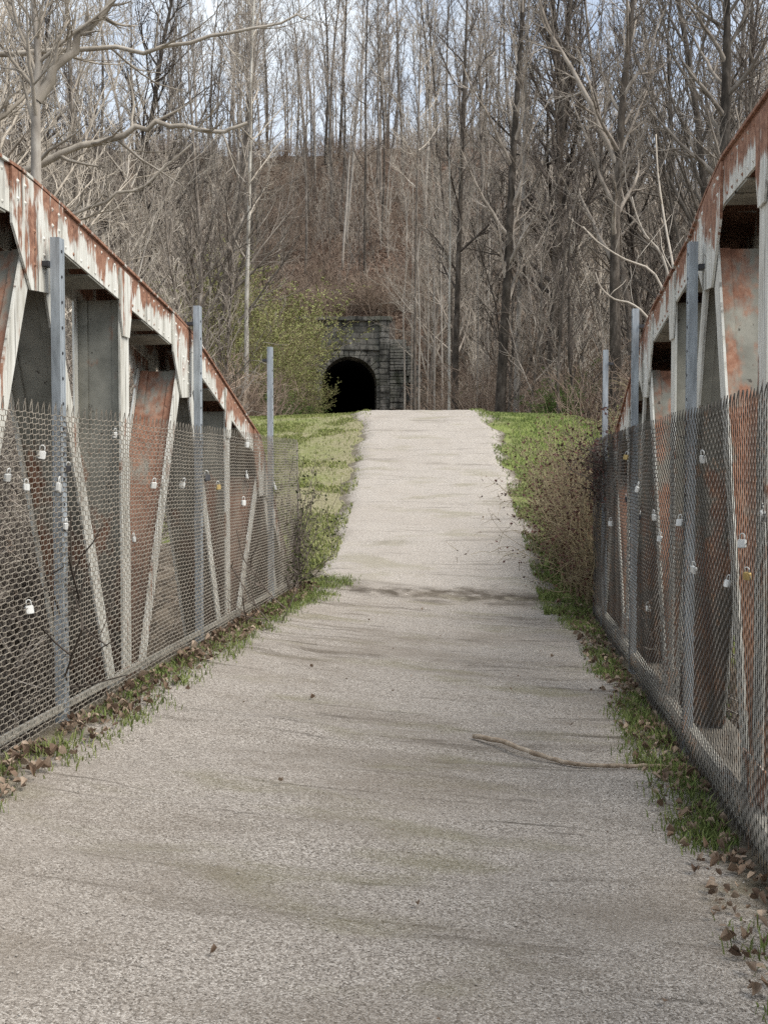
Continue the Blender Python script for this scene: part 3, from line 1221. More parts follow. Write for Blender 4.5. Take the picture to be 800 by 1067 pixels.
# barrel
b = LB()
n_ = len(arch)
ys = [3.001, 10, 25, 60]
vs = []
for y in ys:
    vs += [(x * .999, y, z) for x, z in arch]
fs = []
for k in range(len(ys) - 1):
    for i in range(n_):
        fs.append((k * n_ + i, (k + 1) * n_ + i, (k + 1) * n_ + (i + 1) % n_, k * n_ + (i + 1) % n_))
fs.append(tuple((len(ys) - 1) * n_ + i for i in range(n_)))  # added end face, closes the barrel to block the sky
b.add(vs, fs)
b.add([(-HW, -1, .0), (HW, -1, .0), (HW, 60, .2), (-HW, 60, .2)], [(0, 1, 2, 3)])
b.build_local('tunnel_lining', M['dark_lining'], root)
# string course, cornice, blocking course
b = LB()
x = WL
while x < WR - .1:
    w_ = min(R.uniform(.8, 1.3), WR - x)
    pr = R.uniform(.12, .2)
    b.box(x + .01, x + w_ - .01, -pr, -.003, 6.78 + R.uniform(-.02, .02), 7.08)
    x += w_
b.build_local('string_course', M['stone_pale'], root)
b = LB()
x = WL - .1
while x < WR + 1.0:
    w_ = min(R.uniform(.9, 1.5), WR + 1.0 - x + .01)
    pr = R.uniform(.25, .36)
    b.box(x + .012, x + w_ - .012, -pr, 1.2, 9.053, 9.36 + R.uniform(-.03, .05))
    x += w_
b.build_local('cornice', M['stone'], root)
# pilaster to the right of the arch
b = LB()
z = -.5
while z < 9.0:
    h_ = min(R.uniform(.42, .55), 9.04 - z)
    b.box(WR + .004, WR + .75 + R.uniform(-.03, .03), -.25 + R.uniform(-.04, .04), 2.6, z + .015, z + h_ - .015)
    z += h_
b.build_local('pilaster', M['stone'], root)
# wing walls in rough courses, stepping down and coming forward
for s_, x_in, lab in ((1, WR + .78, None), (-1, WL - .02, None)):
    b = LB()
    z = -.6
    while z < 7.6:
        h_ = R.uniform(.42, .56)
        frac = max(0, (z - 3.5) / 4.2)
        xo = x_in + s_ * (2.9 - 1.7 * frac * (1 if z > 3.5 else 0) + R.uniform(-.2, .2))
        x = x_in
        while (xo - x) * s_ > .2:
            w_ = R.uniform(.9, 1.8)
            xe = x + s_ * min(w_, abs(xo - x))
            adv = abs((x + xe) / 2 - x_in) * .35
            x0, x1 = sorted((x, xe))
            b.box(x0 + .015, x1 - .015, -adv - .1 + R.uniform(-.11, .11), 1.6, z + .03, z + h_ - .03)
            x = xe
        z += h_
    b.build_local('wing_wall', M['stone_pale'], root)

# ------------------------------------------------------------------ trees
def limb_path(rng, p, d, L, n, curl, up):
    """wandering path; d direction, up = pull towards the sky per step"""
    pts = [p.copy()]
    d = d.normalized()
    st = L / n
    for i in range(n):
        d = (d + Vector((rng.gauss(0, curl), rng.gauss(0, curl), rng.gauss(0, curl) + up))).normalized()
        p = p + d * st
        pts.append(p.copy())
    return pts, d


def branch_out(rng, crown, pts, rads, cfg, level):
    """grow side branches from a limb"""
    ns, lfac, spread = cfg['sub'][level]
    L = sum((pts[i + 1] - pts[i]).length for i in range(len(pts) - 1))
    m = len(pts) - 1
    for k in range(ns):
        t = .18 + .82 * (k + rng.random()) / ns
        f = min(t * m, m - 1e-3)
        i = int(f)
        p = pts[i].lerp(pts[i + 1], f - i)
        d = (pts[i + 1] - pts[i]).normalized()
        side = d.orthogonal().normalized()
        side.rotate(Matrix.Rotation(rng.uniform(0, 2 * PI), 3, d))
        a = rng.uniform(*spread)
        dd = d * math.cos(a) + side * math.sin(a)
        l_ = L * lfac * rng.uniform(.55, 1.25) * (1.15 - .55 * t)
        r0 = max(cfg['rmin'], (rads[i] * (1 - (f - i)) + rads[i + 1] * (f - i)) * .62)
        last = level + 1 >= len(cfg['sub'])
        seg = 3 if last else 5
        q, _ = limb_path(rng, p, dd, l_, seg, .16 if last else .12, cfg['up'] * (.6 if last else 1))
        rd = [max(cfg['rmin'] * (.7 if last else 1), r0 * (1 - .75 * j / seg)) for j in range(seg + 1)]
        if last:
            rd[-1] = cfg['rmin'] * .45
        crown.tube(q, rd, 3 if last or r0 < .03 else 5, cap=False)
        if cfg.get('leaf') and last:
            for j in range(cfg['leaf']):
                u = rng.uniform(.1, 1.0) * seg
                iu = min(int(u), seg - 1)
                pp = q[iu].lerp(q[iu + 1], u - iu)
                cfg['leaves'].append((pp, Vector((rng.gauss(0, 1), rng.gauss(0, 1), rng.gauss(0, .8)))))
        if not last:
            branch_out(rng, crown, q, rd, cfg, level + 1)


def tree_geo(seed, H, r0, nl, start, sub, rmin, lean=(0, 0), ang=(.5, 1.0), llen=.34, up=.09, wob=.035, path=None, extra=None, leaf=0, fork=False):
    rng = random.Random(seed)
    trunk, crown = MB(), MB()
    n = 16
    if path is None:
        pts = []
        d = Vector((lean[0], lean[1], 1)).normalized()
        p = Vector((0, 0, -.4))
        for i in range(n + 1):
            pts.append(p.copy())
            d = (d + Vector((rng.gauss(0, wob), rng.gauss(0, wob), .03))).normalized()
            p = p + d * (H + .4) / n
    else:
        pts = [Vector(q) for q in path]
        n = len(pts) - 1
    rads = [r0 * (1 + (.35 if i == 0 else (.1 if i == 1 else 0))) * (1 - .86 * (i / n) ** 1.1) + rmin for i in range(n + 1)]
    trunk.tube(pts, rads, 9, True)
    cfg = dict(sub=sub, rmin=rmin, up=up, leaf=leaf, leaves=[])
    az = rng.uniform(0, 6.28)
    for k in range(nl):
        t = start + (1 - start) * ((k + rng.random() * .8) / nl)
        f = min(t * n, n - 1e-3)
        i = int(f)
        p = pts[i].lerp(pts[i + 1], f - i)
        az += 2.4 + rng.gauss(0, .5)
        a = rng.uniform(*ang) * (1.1 - .35 * t)
        td = (pts[i + 1] - pts[i]).normalized()
        d = (td * math.cos(a) + Vector((math.cos(az), math.sin(az), 0)) * math.sin(a))
        L = H * llen * rng.uniform(.5, 1.15) * (1.12 - .75 * max(0, (t - start) / (1 - start)))
        rr_ = max(rmin * 1.4, min(rads[i] * .55, .028 * L + rmin))
        q, _ = limb_path(rng, p, d, L, 7, .10, up)
        rd = [max(rmin, rr_ * (1 - .8 * j / 7)) for j in range(8)]
        crown.tube(q, rd, 5 if rr_ > .035 else 4, cap=False)
        branch_out(rng, crown, q, rd, cfg, 0)
    if extra:
        for (q, ra, rb) in extra:
            q = [Vector(v) for v in q]
            # densify with small kinks
            qq = []
            for i in range(len(q) - 1):
                for k in range(3):
                    v = q[i].lerp(q[i + 1], k / 3)
                    qq.append(v + Vector((rng.gauss(0, .04), rng.gauss(0, .04), rng.gauss(0, .04))) * (0 if i == 0 and k == 0 else 1))
            qq.append(q[-1])
            m = len(qq) - 1
            rd = [ra + (rb - ra) * j / m for j in range(m + 1)]
            crown.tube(qq, rd, 7, cap=False)
            branch_out(rng, crown, qq, rd, dict(sub=[(10, .22, (.4, 1.2))] + sub[1:], rmin=rmin, up=up, leaf=0, leaves=[]), 0)
    return trunk, crown, cfg['leaves']


def make_tree(name, loc, label, cat, group, tm, cm, leafm=None, leafsize=.1, **kw):
    tr, cr, lv = tree_geo(**kw)
    root = empty(name, (0, 0, 0), label, cat, group)
    tr.build('trunk', M[tm], root, True)
    co = cr.build('crown', M[cm], root, True)
    if leafm:
        lb = MB()
        rng = random.Random(kw['seed'] + 5)
        for p, d in lv:
            lb.leaf(p, d, Vector((rng.gauss(0, 1), rng.gauss(0, 1), rng.gauss(0, 1))), leafsize * rng.uniform(.7, 1.3), leafsize * rng.uniform(.4, .7))
        lb.build('foliage', M[leafm], root)
    root.location = loc
    return root


def ground_at(px, zc):
    """point on the ground in the column of photo pixel px at depth zc"""
    d = FWD * zc + RGT * ((px - 400) / F * zc)
    X, Y = EYE.x + d.x, EYE.y + d.y
    return Vector((X, Y, terrain_z(X, Y)))


SUB_FULL = [(9, .42, (.45, .95)), (7, .5, (.35, .9))]
SUB_MED = [(7, .42, (.45, .95)), (5, .5, (.35, .9))]
# --- prototypes (they take the first place of each kind)
TREE_KINDS = []
for (tm, cm, kw) in [
    ('bark_grey', 'twig_grey', dict(seed=11, H=21, r0=.17, nl=30, start=.22, sub=SUB_FULL, rmin=.011)),
    ('bark_grey', 'twig_pale', dict(seed=12, H=19, r0=.13, nl=28, start=.18, sub=SUB_FULL, rmin=.010, ang=(.4, .8))),
    ('bark_dark', 'twig_dark', dict(seed=13, H=22, r0=.2, nl=34, start=.25, sub=SUB_FULL, rmin=.012, ang=(.45, .95), llen=.26)),
    ('bark_pale', 'twig_grey', dict(seed=14, H=18, r0=.11, nl=26, start=.2, sub=SUB_FULL, rmin=.010, ang=(.4, .9), lean=(.06, .02))),
    ('bark_dark', 'twig_grey', dict(seed=15, H=20, r0=.14, nl=30, start=.16, sub=SUB_FULL, rmin=.011, lean=(-.07, .03))),
    ('bark_grey', 'twig_dark', dict(seed=16, H=17, r0=.12, nl=30, start=.12, sub=SUB_FULL, rmin=.010, ang=(.45, .95), llen=.26)),
]:
    TREE_KINDS.append((tm, cm, kw))
PROTO = {}


def proto_tree(k):
    if ('t', k) not in PROTO:
        tm, cm, kw = TREE_KINDS[k]
        PROTO[('t', k)] = make_tree('bare_tree', (0, 0, 0), '', 'tree', None, tm, cm, **kw)
        PROTO[('t', k)]['_fresh'] = 1
    return PROTO[('t', k)]


def proto_far(k):
    if ('f', k) not in PROTO:
        tm, cm = [('bark_grey', 'twig_grey'), ('bark_dark', 'twig_grey'), ('bark_grey', 'twig_dark'), ('bark_pale', 'twig_grey')][k]
        PROTO[('f', k)] = make_tree('slender_tree', (0, 0, 0), '', 'tree', None, tm, cm, seed=31 + k, H=[25, 27, 23, 24][k], r0=[.15, .17, .13, .14][k], nl=20,
                                    start=[.5, .55, .4, .45][k], sub=[(7, .42, (.45, .9)), (4, .5, (.35, .8))], rmin=.014, ang=(.45, 1.0), llen=.19, up=.06, wob=.02)
        PROTO[('f', k)]['_fresh'] = 1
    return PROTO[('f', k)]


def proto_sap(k):
    if ('s', k) not in PROTO:
        tm, cm = [('bark_grey', 'twig_grey'), ('bark_pale', 'twig_pale'), ('bark_grey', 'twig_pale'), ('bark_dark', 'twig_dark')][k]
        PROTO[('s', k)] = make_tree('sapling', (0, 0, 0), '', 'sapling', None, tm, cm, seed=51 + k, H=[8, 9.5, 7, 8.5][k], r0=.045, nl=20,
                                    start=.12, sub=[(6, .45, (.4, .9)), (3, .55, (.35, .8))], rmin=.008, ang=(.4, .9), llen=.3, wob=.045, lean=[(.1, 0), (-.05, 0), (.15, .1), (-.12, 0)][k])
        PROTO[('s', k)]['_fresh'] = 1
    return PROTO[('s', k)]


def shrub_geo(seed, H, spread, ns, sub, rmin, leaf=0, droop=0.0, thk=1.0):
    rng = random.Random(seed)
    stems, lv = MB(), []
    cfg = dict(sub=sub, rmin=rmin, up=.04 - droop, leaf=leaf, leaves=lv)
    for k in range(ns):
        a = rng.uniform(0, 2 * PI)
        r = rng.uniform(0, .3) * spread
        p = Vector((math.cos(a) * r, math.sin(a) * r, -.2))
        th = rng.uniform(.1, .75) * thk
        d = Vector((math.cos(a) * math.sin(th), math.sin(a) * math.sin(th), math.cos(th)))
        L = H * rng.uniform(.6, 1.15)
        q, _ = limb_path(rng, p, d, L, 8, .12, .02 - droop)
        r0 = rng.uniform(1.2, 2.4) * rmin
        rd = [max(rmin * .7, r0 * (1 - .7 * j / 8)) for j in range(9)]
        stems.tube(q, rd, 4, cap=False)
        branch_out(rng, stems, q, rd, cfg, 0)
    return stems, lv


def make_shrub(name, label, cat, group, stem_m, leaf_m, leafsize, **kw):
    st_, lv = shrub_geo(**kw)
    root = empty(name, (0, 0, 0), label, cat, group)
    st_.build('stems', M[stem_m], root, True)
    if leaf_m and lv:
        rng = random.Random(kw['seed'])
        lb = MB()
        for p, d in lv:
            lb.leaf(p, d, Vector((rng.gauss(0, 1), rng.gauss(0, 1), rng.gauss(0, 1))), leafsize * rng.uniform(.6, 1.4), leafsize * rng.uniform(.4, .75))
        lb.build('foliage', M[leaf_m], root)
    return root


def place(pr, loc, rz, sc_, label, group, tilt=(0, 0)):
    if pr.get('_fresh'):
        del pr['_fresh']
        pr.location = loc
        pr.rotation_euler = (tilt[0], tilt[1], rz)
        pr.scale = (sc_, sc_, sc_)
        pr['label'] = label
        pr['group'] = group
        return pr
    return dup(pr, loc, rz, sc_, label, group, tilt=tilt)


# --- hero trees with their own shapes
def px_path(base, ups, zc):
    """trunk path, local to its base on the ground; ups = photo pixels going up at depth zc (or own depth)"""
    g = ground_at(base, zc)
    out = [Vector((0, 0, -.4))]
    for u in ups:
        z = u[2] if len(u) > 2 else zc
        out.append(at(u[0], u[1], z) - g)
    # densify
    fin = []
    for i in range(len(out) - 1):
        for k in range(3):
            t = k / 3
            p0 = out[max(i - 1, 0)]
            p1, p2 = out[i], out[i + 1]
            p3 = out[min(i + 2, len(out) - 1)]
            fin.append(.5 * (2 * p1 + (p2 - p0) * t + (2 * p0 - 5 * p1 + 4 * p2 - p3) * t * t + (3 * p1 - p0 - 3 * p2 + p3) * t ** 3))
    fin.append(out[-1])
    return g, fin


def hero(name, base, zc, ups, r0, tm, cm, label, nl=22, start=.3, ang=(.5, 1.1), llen=.25, rmin=.008, limbs=(), seed=1, sub=SUB_FULL):
    g, pth_ = px_path(base, ups, zc)
    ex = []
    for (lp, ra, rb) in limbs:
        ex.append(([at(*((u[0], u[1], u[2] if len(u) > 2 else zc))) - g for u in lp], ra, rb))
    H = pth_[-1].z
    return make_tree(name, g, label, 'tree', None, tm, cm, seed=seed, H=H, r0=r0, nl=nl, start=start, sub=sub, rmin=rmin, ang=ang, llen=llen, path=pth_, extra=ex)


hero('big_bare_tree', 519, 38, [(522, 400), (526, 330), (530, 250), (535, 150), (541, 60), (546, -20), (552, -160)], .19, 'bark_dark', 'twig_grey',
     'largest dark trunk right of the path beyond the crest', seed=101, start=.3, ang=(.4, .85), llen=.2)
hero('pale_tree', 536, 41, [(538, 400), (541, 300), (546, 180), (548, 60), (553, -40), (556, -120)], .11, 'bark_pale', 'twig_pale',
     'pale straight trunk close behind the largest dark trunk right of the path', seed=102, nl=16, start=.4)
hero('dark_tree', 473, 46, [(474, 400), (476, 320), (479, 220), (482, 120), (486, 20), (489, -90)], .15, 'bark_dark', 'twig_dark',
     'straight dark trunk just right of the path centre line beyond the crest', seed=103, nl=20, start=.35, llen=.2)
hero('pale_sapling', 467, 44, [(468, 400), (468, 320), (469, 240), (468, 170), (466, 120)], .06, 'bark_white', 'twig_pale',
     'thin whitish sapling hard against the straight dark trunk beyond the crest', seed=104, nl=14, start=.45, llen=.22, sub=[(5, .4, (.4, .9)), (3, .5, (.4, .8))])
hero('leaning_tree', 640, 34, [(641, 380), (640, 290), (642, 200), (648, 110), (656, 30), (664, -60), (670, -160)], .19, 'bark_dark', 'twig_grey',
     'dark trunk leaning right, rising left of the right truss', seed=105, start=.3, ang=(.45, .95), llen=.2, limbs=[([(641, 170), (615, 110), (585, 55), (562, 5), (550, -40)], .09, .03)])
hero('thick_tree', 752, 30, [(752, 360), (753, 250), (755, 130), (757, 30), (756, -60), (760, -180)], .21, 'bark_dark', 'twig_grey',
     'thick dark trunk above the right truss near the right edge', seed=106, start=.3)
hero('upright_tree', 786, 36, [(786, 300), (785, 180), (782, 90), (783, 10), (780, -90)], .15, 'bark_dark', 'twig_dark',
     'upright dark trunk at the right edge behind the right truss', seed=107, start=.3)
hero('white_barked_tree', 256, 45, [(257, 380), (257, 320), (259, 240), (261, 150), (262, 70), (266, -30), (268, -110)], .105, 'bark_white', 'twig_pale',
     'white barked slender tree left of the tunnel', seed=108, nl=18, start=.35, llen=.22)
hero('thin_dark_tree', 380, 92, [(380, 300), (380, 240), (381, 160), (381, 80), (383, 0), (384, -60)], .13, 'bark_dark', 'twig_dark',
     'thin dark trunk on the red leafy slope straight above the tunnel', seed=109, nl=18, start=.45, llen=.17, rmin=.014, sub=[(5, .42, (.45, .9)), (4, .5, (.35, .8))])
hero('forked_tree', 34, 19, [(36, 330), (38, 240), (38, 160), (38, 105), (40, 60), (36, 10), (30, -60), (26, -140)], .115, 'bark_pale', 'twig_pale',
     'sunlit pale forked tree above the left truss, one thick limb leaning right', seed=110, start=.42, nl=20, rmin=.006,
     limbs=[([(39, 105), (56, 74), (84, 40), (112, 12), (135, -20), (150, -60)], .095, .03)])
hero('long_limbed_tree', -70, 21, [(-68, 300), (-62, 230), (-55, 150), (-45, 60), (-38, -40), (-30, -160)], .2, 'bark_grey', 'twig_pale',
     'tree past the left edge whose long pale limb reaches right over the left truss', seed=111, start=.35, nl=22, rmin=.006,
     limbs=[([(-62, 225), (-10, 190), (45, 172), (85, 152), (130, 138), (165, 130), (205, 133), (235, 136), (258, 128)], .085, .03),
            ([(-60, 205), (0, 215), (60, 232), (110, 210), (150, 190), (200, 150)], .055, .018),
            ([(-45, 60), (40, 55), (120, 48), (200, 45), (260, 28), (310, 18), (322, 16)], .06, .012)])
hero('crooked_tree', 660, 42, [(655, 330), (640, 240), (628, 180), (622, 110), (612, 30), (604, -60)], .13, 'bark_grey', 'twig_grey',
     'crooked grey tree between the largest dark trunk and the leaning one', seed=112, start=.25)

hero('bare_tree', 432, 58, [(432, 380), (433, 300), (434, 210), (436, 120), (438, 40), (440, -40)], .085, 'bark_grey', 'twig_pale',
     'tall thin grey tree just right of the stone wing wall of the tunnel', seed=113, nl=14, start=.5, llen=.16)

# thin pale stems in a row right of the tunnel
for i, (px, zc, top) in enumerate([(421, 62, 205), (436, 55, 240), (445, 60, 225), (452, 52, 260), (460, 57, 230), (428, 70, 190), (497, 50, 210), (508, 55, 190)]):
    hero('young_tree', px, zc, [(px + .5, 390), (px + R.uniform(-1, 2), 330), (px + R.uniform(-1, 3), 270), (px + R.uniform(-2, 3), top)], .055, 'bark_pale', 'twig_pale',
         ['thin pale stem nearest the wing wall of the tunnel', 'thin pale stem second in the row right of the tunnel', 'thin pale stem third in the row right of the tunnel',
          'shortest thin pale stem in the row right of the tunnel', 'thin pale stem beside the whitish sapling', 'tallest thin pale stem behind the row right of the tunnel',
          'thin pale stem between the straight dark trunk and the largest trunk', 'thin pale stem close left of the largest dark trunk'][i],
         seed=120 + i, nl=7, start=.5, llen=.14, sub=[(4, .4, (.4, .9)), (2, .5, (.4, .8))])

# pale whips arching out from behind the right truss
for i, (pts_, lab) in enumerate([
    ([(706, 330, 12), (702, 285, 12), (692, 230, 12), (685, 180, 12), (683, 140, 12)], 'tall pale whip rising straight behind the right truss'),
    ([(702, 320, 11.5), (690, 268, 11.5), (672, 245, 11.5), (662, 222, 11.5), (658, 205, 11.5)], 'pale whip bending left above the right truss'),
    ([(700, 340, 11.8), (682, 286, 11.8), (650, 270, 11.8), (622, 252, 11.8), (607, 236, 11.8)], 'longest pale whip arching left above the right truss'),
    ([(680, 345, 12.5), (660, 318, 12.5), (640, 312, 12.5), (626, 300, 12.5), (620, 284, 12.5)], 'short pale whip arching left over the middle right post')]):
    w0 = at(*pts_[0])
    g = Vector((w0.x + .3, w0.y + .1, terrain_z(w0.x + .3, w0.y + .1)))
    pl = [g + Vector((0, 0, -.2)), g.lerp(w0, .6) + Vector((.12, 0, .1)), w0] + [at(*q) for q in pts_[1:]]
    fin = []
    for k in range(len(pl) - 1):
        for u in range(3):
            t = u / 3
            p0, p1, p2, p3 = pl[max(k - 1, 0)], pl[k], pl[k + 1], pl[min(k + 2, len(pl) - 1)]
            fin.append(.5 * (2 * p1 + (p2 - p0) * t + (2 * p0 - 5 * p1 + 4 * p2 - p3) * t * t + (3 * p1 - p0 - 3 * p2 + p3) * t ** 3))
    fin.append(pl[-1])
    b = MB()
    m = len(fin)
    b.tube(fin, [.018 - .012 * k / m for k in range(m)], 6)
    rng = random.Random(70 + i)
    for k in range(4):
        j = m - 4 - k * 2
        d = Vector((rng.uniform(-.5, .3), rng.uniform(-.4, .4), rng.uniform(.3, .7)))
        q, _ = limb_path(rng, fin[j], d, rng.uniform(.3, .7), 4, .15, .05)
        b.tube(q, [.006, .005, .004, .003, .002], 4)
    o = b.build('bare_whip', M['twig_pale'], None, True, loc=tuple(g))
    tag(o, lab, 'sapling')

# --- the woods
PLACED = []


def free(X, Y, dmin):
    for (a, c) in PLACED:
        if (a - X) ** 2 + (c - Y) ** 2 < dmin * dmin:
            return False
    PLACED.append((X, Y))
    return True


def scatter(count, pxr, zcr, dmin, fn, seed, avoid=None, path_clear=3.4):
    rng = random.Random(seed)
    done, tries = 0, 0
    while done < count and tries < count * 60:
        tries += 1
        px = rng.uniform(*pxr)
        zc = rng.uniform(*zcr)
        g = ground_at(px, zc)
        if g.y < 85 and abs(g.x - path_c(g.y)) < path_clear:
            continue
        lx, ly = tun_local(g.x, g.y)
        if abs(lx) < 6.5 and -3 < ly < 4:
            continue
        if avoid and avoid(px, zc):
            continue
        if not free(g.x, g.y, dmin):
            continue
        fn(rng, g, px, zc)
        done += 1


def view_of_tunnel(px, zc):
    return 322 < px < 432 and zc < 88


KINDW = ['bare spreading grey tree', 'slim grey tree with pale twigs', 'thick dark bare tree', 'slim leaning pale trunked tree', 'leaning dark bare tree', 'low branched dark twigged grey tree']
KINDF = ['thin grey', 'thin dark', 'thin grey dark-twigged', 'thin pale']


def f_right(rng, g, px, zc):
    k_ = rng.choice([0, 1, 2, 3, 4, 5, 4, 0])
    place(proto_tree(k_), g, rng.uniform(0, 6.28), rng.uniform(.75, 1.1), KINDW[k_] + (' at the front of the woods right of the path' if zc < 58 else ' deep in the woods right of the path'),
          'bare trees in the woods right of the path', (rng.gauss(0, .05), rng.gauss(0, .05)))


def f_left(rng, g, px, zc):
    k_ = rng.choice([0, 1, 2, 3, 5, 1, 0])
    place(proto_tree(k_), g, rng.uniform(0, 6.28), rng.uniform(.7, 1.05), KINDW[k_] + (' at the front of the left woods' if zc < 52 else ' deep in the woods left of the path'),
          'bare trees in the woods left of the path', (rng.gauss(0, .06), rng.gauss(0, .06)))


scatter(32, (560, 830), (36, 84), 2.6, f_right, 1, view_of_tunnel)
scatter(9, (436, 560), (60, 84), 3.0, f_right, 8, view_of_tunnel)
scatter(36, (-40, 240), (24, 84), 2.6, f_left, 2, lambda px, zc: px > 110 and zc < 44)

scatter(7, (835, 1000), (30, 70), 3.0, f_right, 31)
scatter(5, (-170, -45), (26, 60), 3.0, f_left, 32)


def f_hill(rng, g, px, zc):
    k_ = rng.randrange(4)
    if zc > 120:
        lab, grp = KINDF[k_] + ' bare tree on the ridge skyline ' + ('above the tunnel' if 300 < px < 470 else ('left of the tunnel' if px <= 300 else 'right of the tunnel')), 'bare trees along the ridge'
    else:
        lab, grp = KINDF[k_] + ' bare tree on the leafy hillside ' + ('straight above the tunnel' if 300 < px < 470 else ('left of the tunnel' if px <= 300 else 'right of the tunnel')), 'bare trees on the hillside'
    place(proto_far(k_), g, rng.uniform(0, 6.28), rng.uniform(.7, 1.05), lab, grp, (rng.gauss(0, .03), rng.gauss(0, .03)))


scatter(18, (-20, 300), (88, 122), 3.0, f_hill, 3)
scatter(18, (440, 800), (88, 122), 3.0, f_hill, 4)
scatter(16, (300, 450), (96, 122), 3.0, f_hill, 5)
scatter(60, (180, 540), (121, 158), 1.7, f_hill, 6)
scatter(48, (-20, 800), (123, 158), 2.2, f_hill, 7)


def f_sap(rng, g, px, zc):
    if zc < 60:
        lab = 'spindly bare sapling in the undergrowth left of the ramp' if px < 380 else 'spindly bare sapling in the undergrowth right of the ramp'
        grp = 'saplings left of the ramp' if px < 380 else 'saplings right of the ramp'
    else:
        lab, grp = 'spindly bare sapling on the brown slope around the tunnel', 'saplings on the slope'
    place(proto_sap(rng.randrange(4)), g, rng.uniform(0, 6.28), rng.uniform(.6, 1.1), lab, grp, (rng.gauss(0, .1), rng.gauss(0, .1)))


scatter(40, (-20, 262), (17, 60), 1.2, f_sap, 21, view_of_tunnel, 5.5)
scatter(42, (436, 800), (32, 62), 1.2, f_sap, 22, view_of_tunnel, 3.6)
scatter(150, (-20, 800), (76, 126), 1.2, f_sap, 23, lambda px, zc: 322 < px < 415 and zc < 90)

scatter(40, (315, 445), (91, 126), 1.1, f_sap, 24)
# --- shrubs
SHR = {}


def shr(k):
    if k not in SHR:
        if k == 'bud':
            SHR[k] = make_shrub('budding_shrub', '', 'shrub', None, 'twig_tan', 'leaf_bud', .11, seed=61, H=6.2, spread=1.4, ns=34, sub=[(9, .36, (.4, 1.0)), (5, .5, (.4, 1.0))], rmin=.009, leaf=6, thk=.95)
        elif k == 'green':
            SHR[k] = make_shrub('green_shrub', '', 'shrub', None, 'twig_tan', 'leaf_green', .12, seed=62, H=3.6, spread=1.2, ns=26, sub=[(9, .36, (.4, 1.0)), (5, .5, (.4, 1.0))], rmin=.008, leaf=6)
        elif k == 'tan':
            SHR[k] = make_shrub('bare_shrub', '', 'shrub', None, 'twig_tan', None, .06, seed=63, H=2.6, spread=1.0, ns=30, sub=[(8, .4, (.4, 1.1)), (4, .5, (.4, 1.0))], rmin=.005, droop=.04)
        elif k == 'grey':
            SHR[k] = make_shrub('bare_shrub', '', 'shrub', None, 'twig_grey', None, .06, seed=64, H=3.4, spread=1.1, ns=28, sub=[(8, .4, (.4, 1.1)), (4, .5, (.4, 1.0))], rmin=.006, droop=.02)
        elif k == 'thicket':
            SHR[k] = make_shrub('thicket', '', 'shrub', None, 'twig_dark', None, .06, seed=66, H=5.0, spread=2.2, ns=46, sub=[(12, .22, (.5, 1.2)), (6, .5, (.4, 1.0))], rmin=.0065, thk=.3)
        elif k == 'budlow':
            SHR[k] = make_shrub('budding_shrub', '', 'shrub', None, 'twig_tan', 'leaf_bud', .045, seed=65, H=2.0, spread=.9, ns=30, sub=[(8, .4, (.4, 1.1)), (4, .5, (.4, 1.0))], rmin=.0045, leaf=3, droop=.03)
        SHR[k]['_fresh'] = 1
    return SHR[k]


def put_shrub(k, px, zc, s_, lab, grp, seed=0):
    g = ground_at(px, zc)
    place(shr(k), g, (seed * 1.7) % 6.28, s_, lab, grp)


i = 0
for (px, zc, s_) in [(272, 66, .95), (262, 60, 1.1), (288, 76, .95), (246, 64, 1.2), (228, 55, 1.1), (270, 50, .7), (298, 80, .85), (250, 74, 1.6), (262, 80, 1.5), (212, 60, 1.3), (276, 81, 1.2), (306, 82.5, .7), (236, 70, 1.7), (284, 70, .9), (294, 72, .8)]:
    put_shrub('bud', px, zc, s_, 'tall yellowish budding shrub left of the tunnel mouth', 'budding shrubs left of the tunnel', i)
    i += 1
for (px, zc, s_) in [(320, 81, .75), (310, 72, .7), (298, 58, .6), (288, 46, .5), (314, 76, .7)]:
    put_shrub('green', px, zc, s_, 'leafy green shrub at the left foot of the tunnel mouth', 'green shrubs beside the tunnel', i)
    i += 1
for (px, zc, s_) in [(500, 62, .8), (488, 70, .8), (578, 34, .5), (600, 40, .8)]:
    put_shrub('green', px, zc, s_ * .8, 'small green shrub among the trunks right of the path', 'green shrubs among the right trunks', i)
    i += 1
for (X, Y, s_) in [(2.5, 13.2, .55), (2.9, 14.8, .6), (2.9, 16.6, .65), (3.8, 13.0, .9), (3.6, 18.2, .8), (3.0, 19.6, .6), (4.3, 16.0, 1.0), (3.0, 22.5, .6), (3.6, 24.5, .8), (4.7, 21.5, 1.0), (2.3, 12.2, .5), (3.2, 15.6, .8), (3.4, 14.0, .9)]:
    kind = 'budlow' if i % 2 else 'tan'
    place(shr(kind), Vector((X, Y, terrain_z(X, Y))), i * 1.3, s_ * 1.15, 'tangled tan shrub with pale buds beyond the far end of the right fence' if kind == 'budlow' else 'tangled bare tan shrub beyond the far end of the right fence',
          'budding shrubs right of the ramp' if kind == 'budlow' else 'bare tan shrubs right of the ramp')
    i += 1
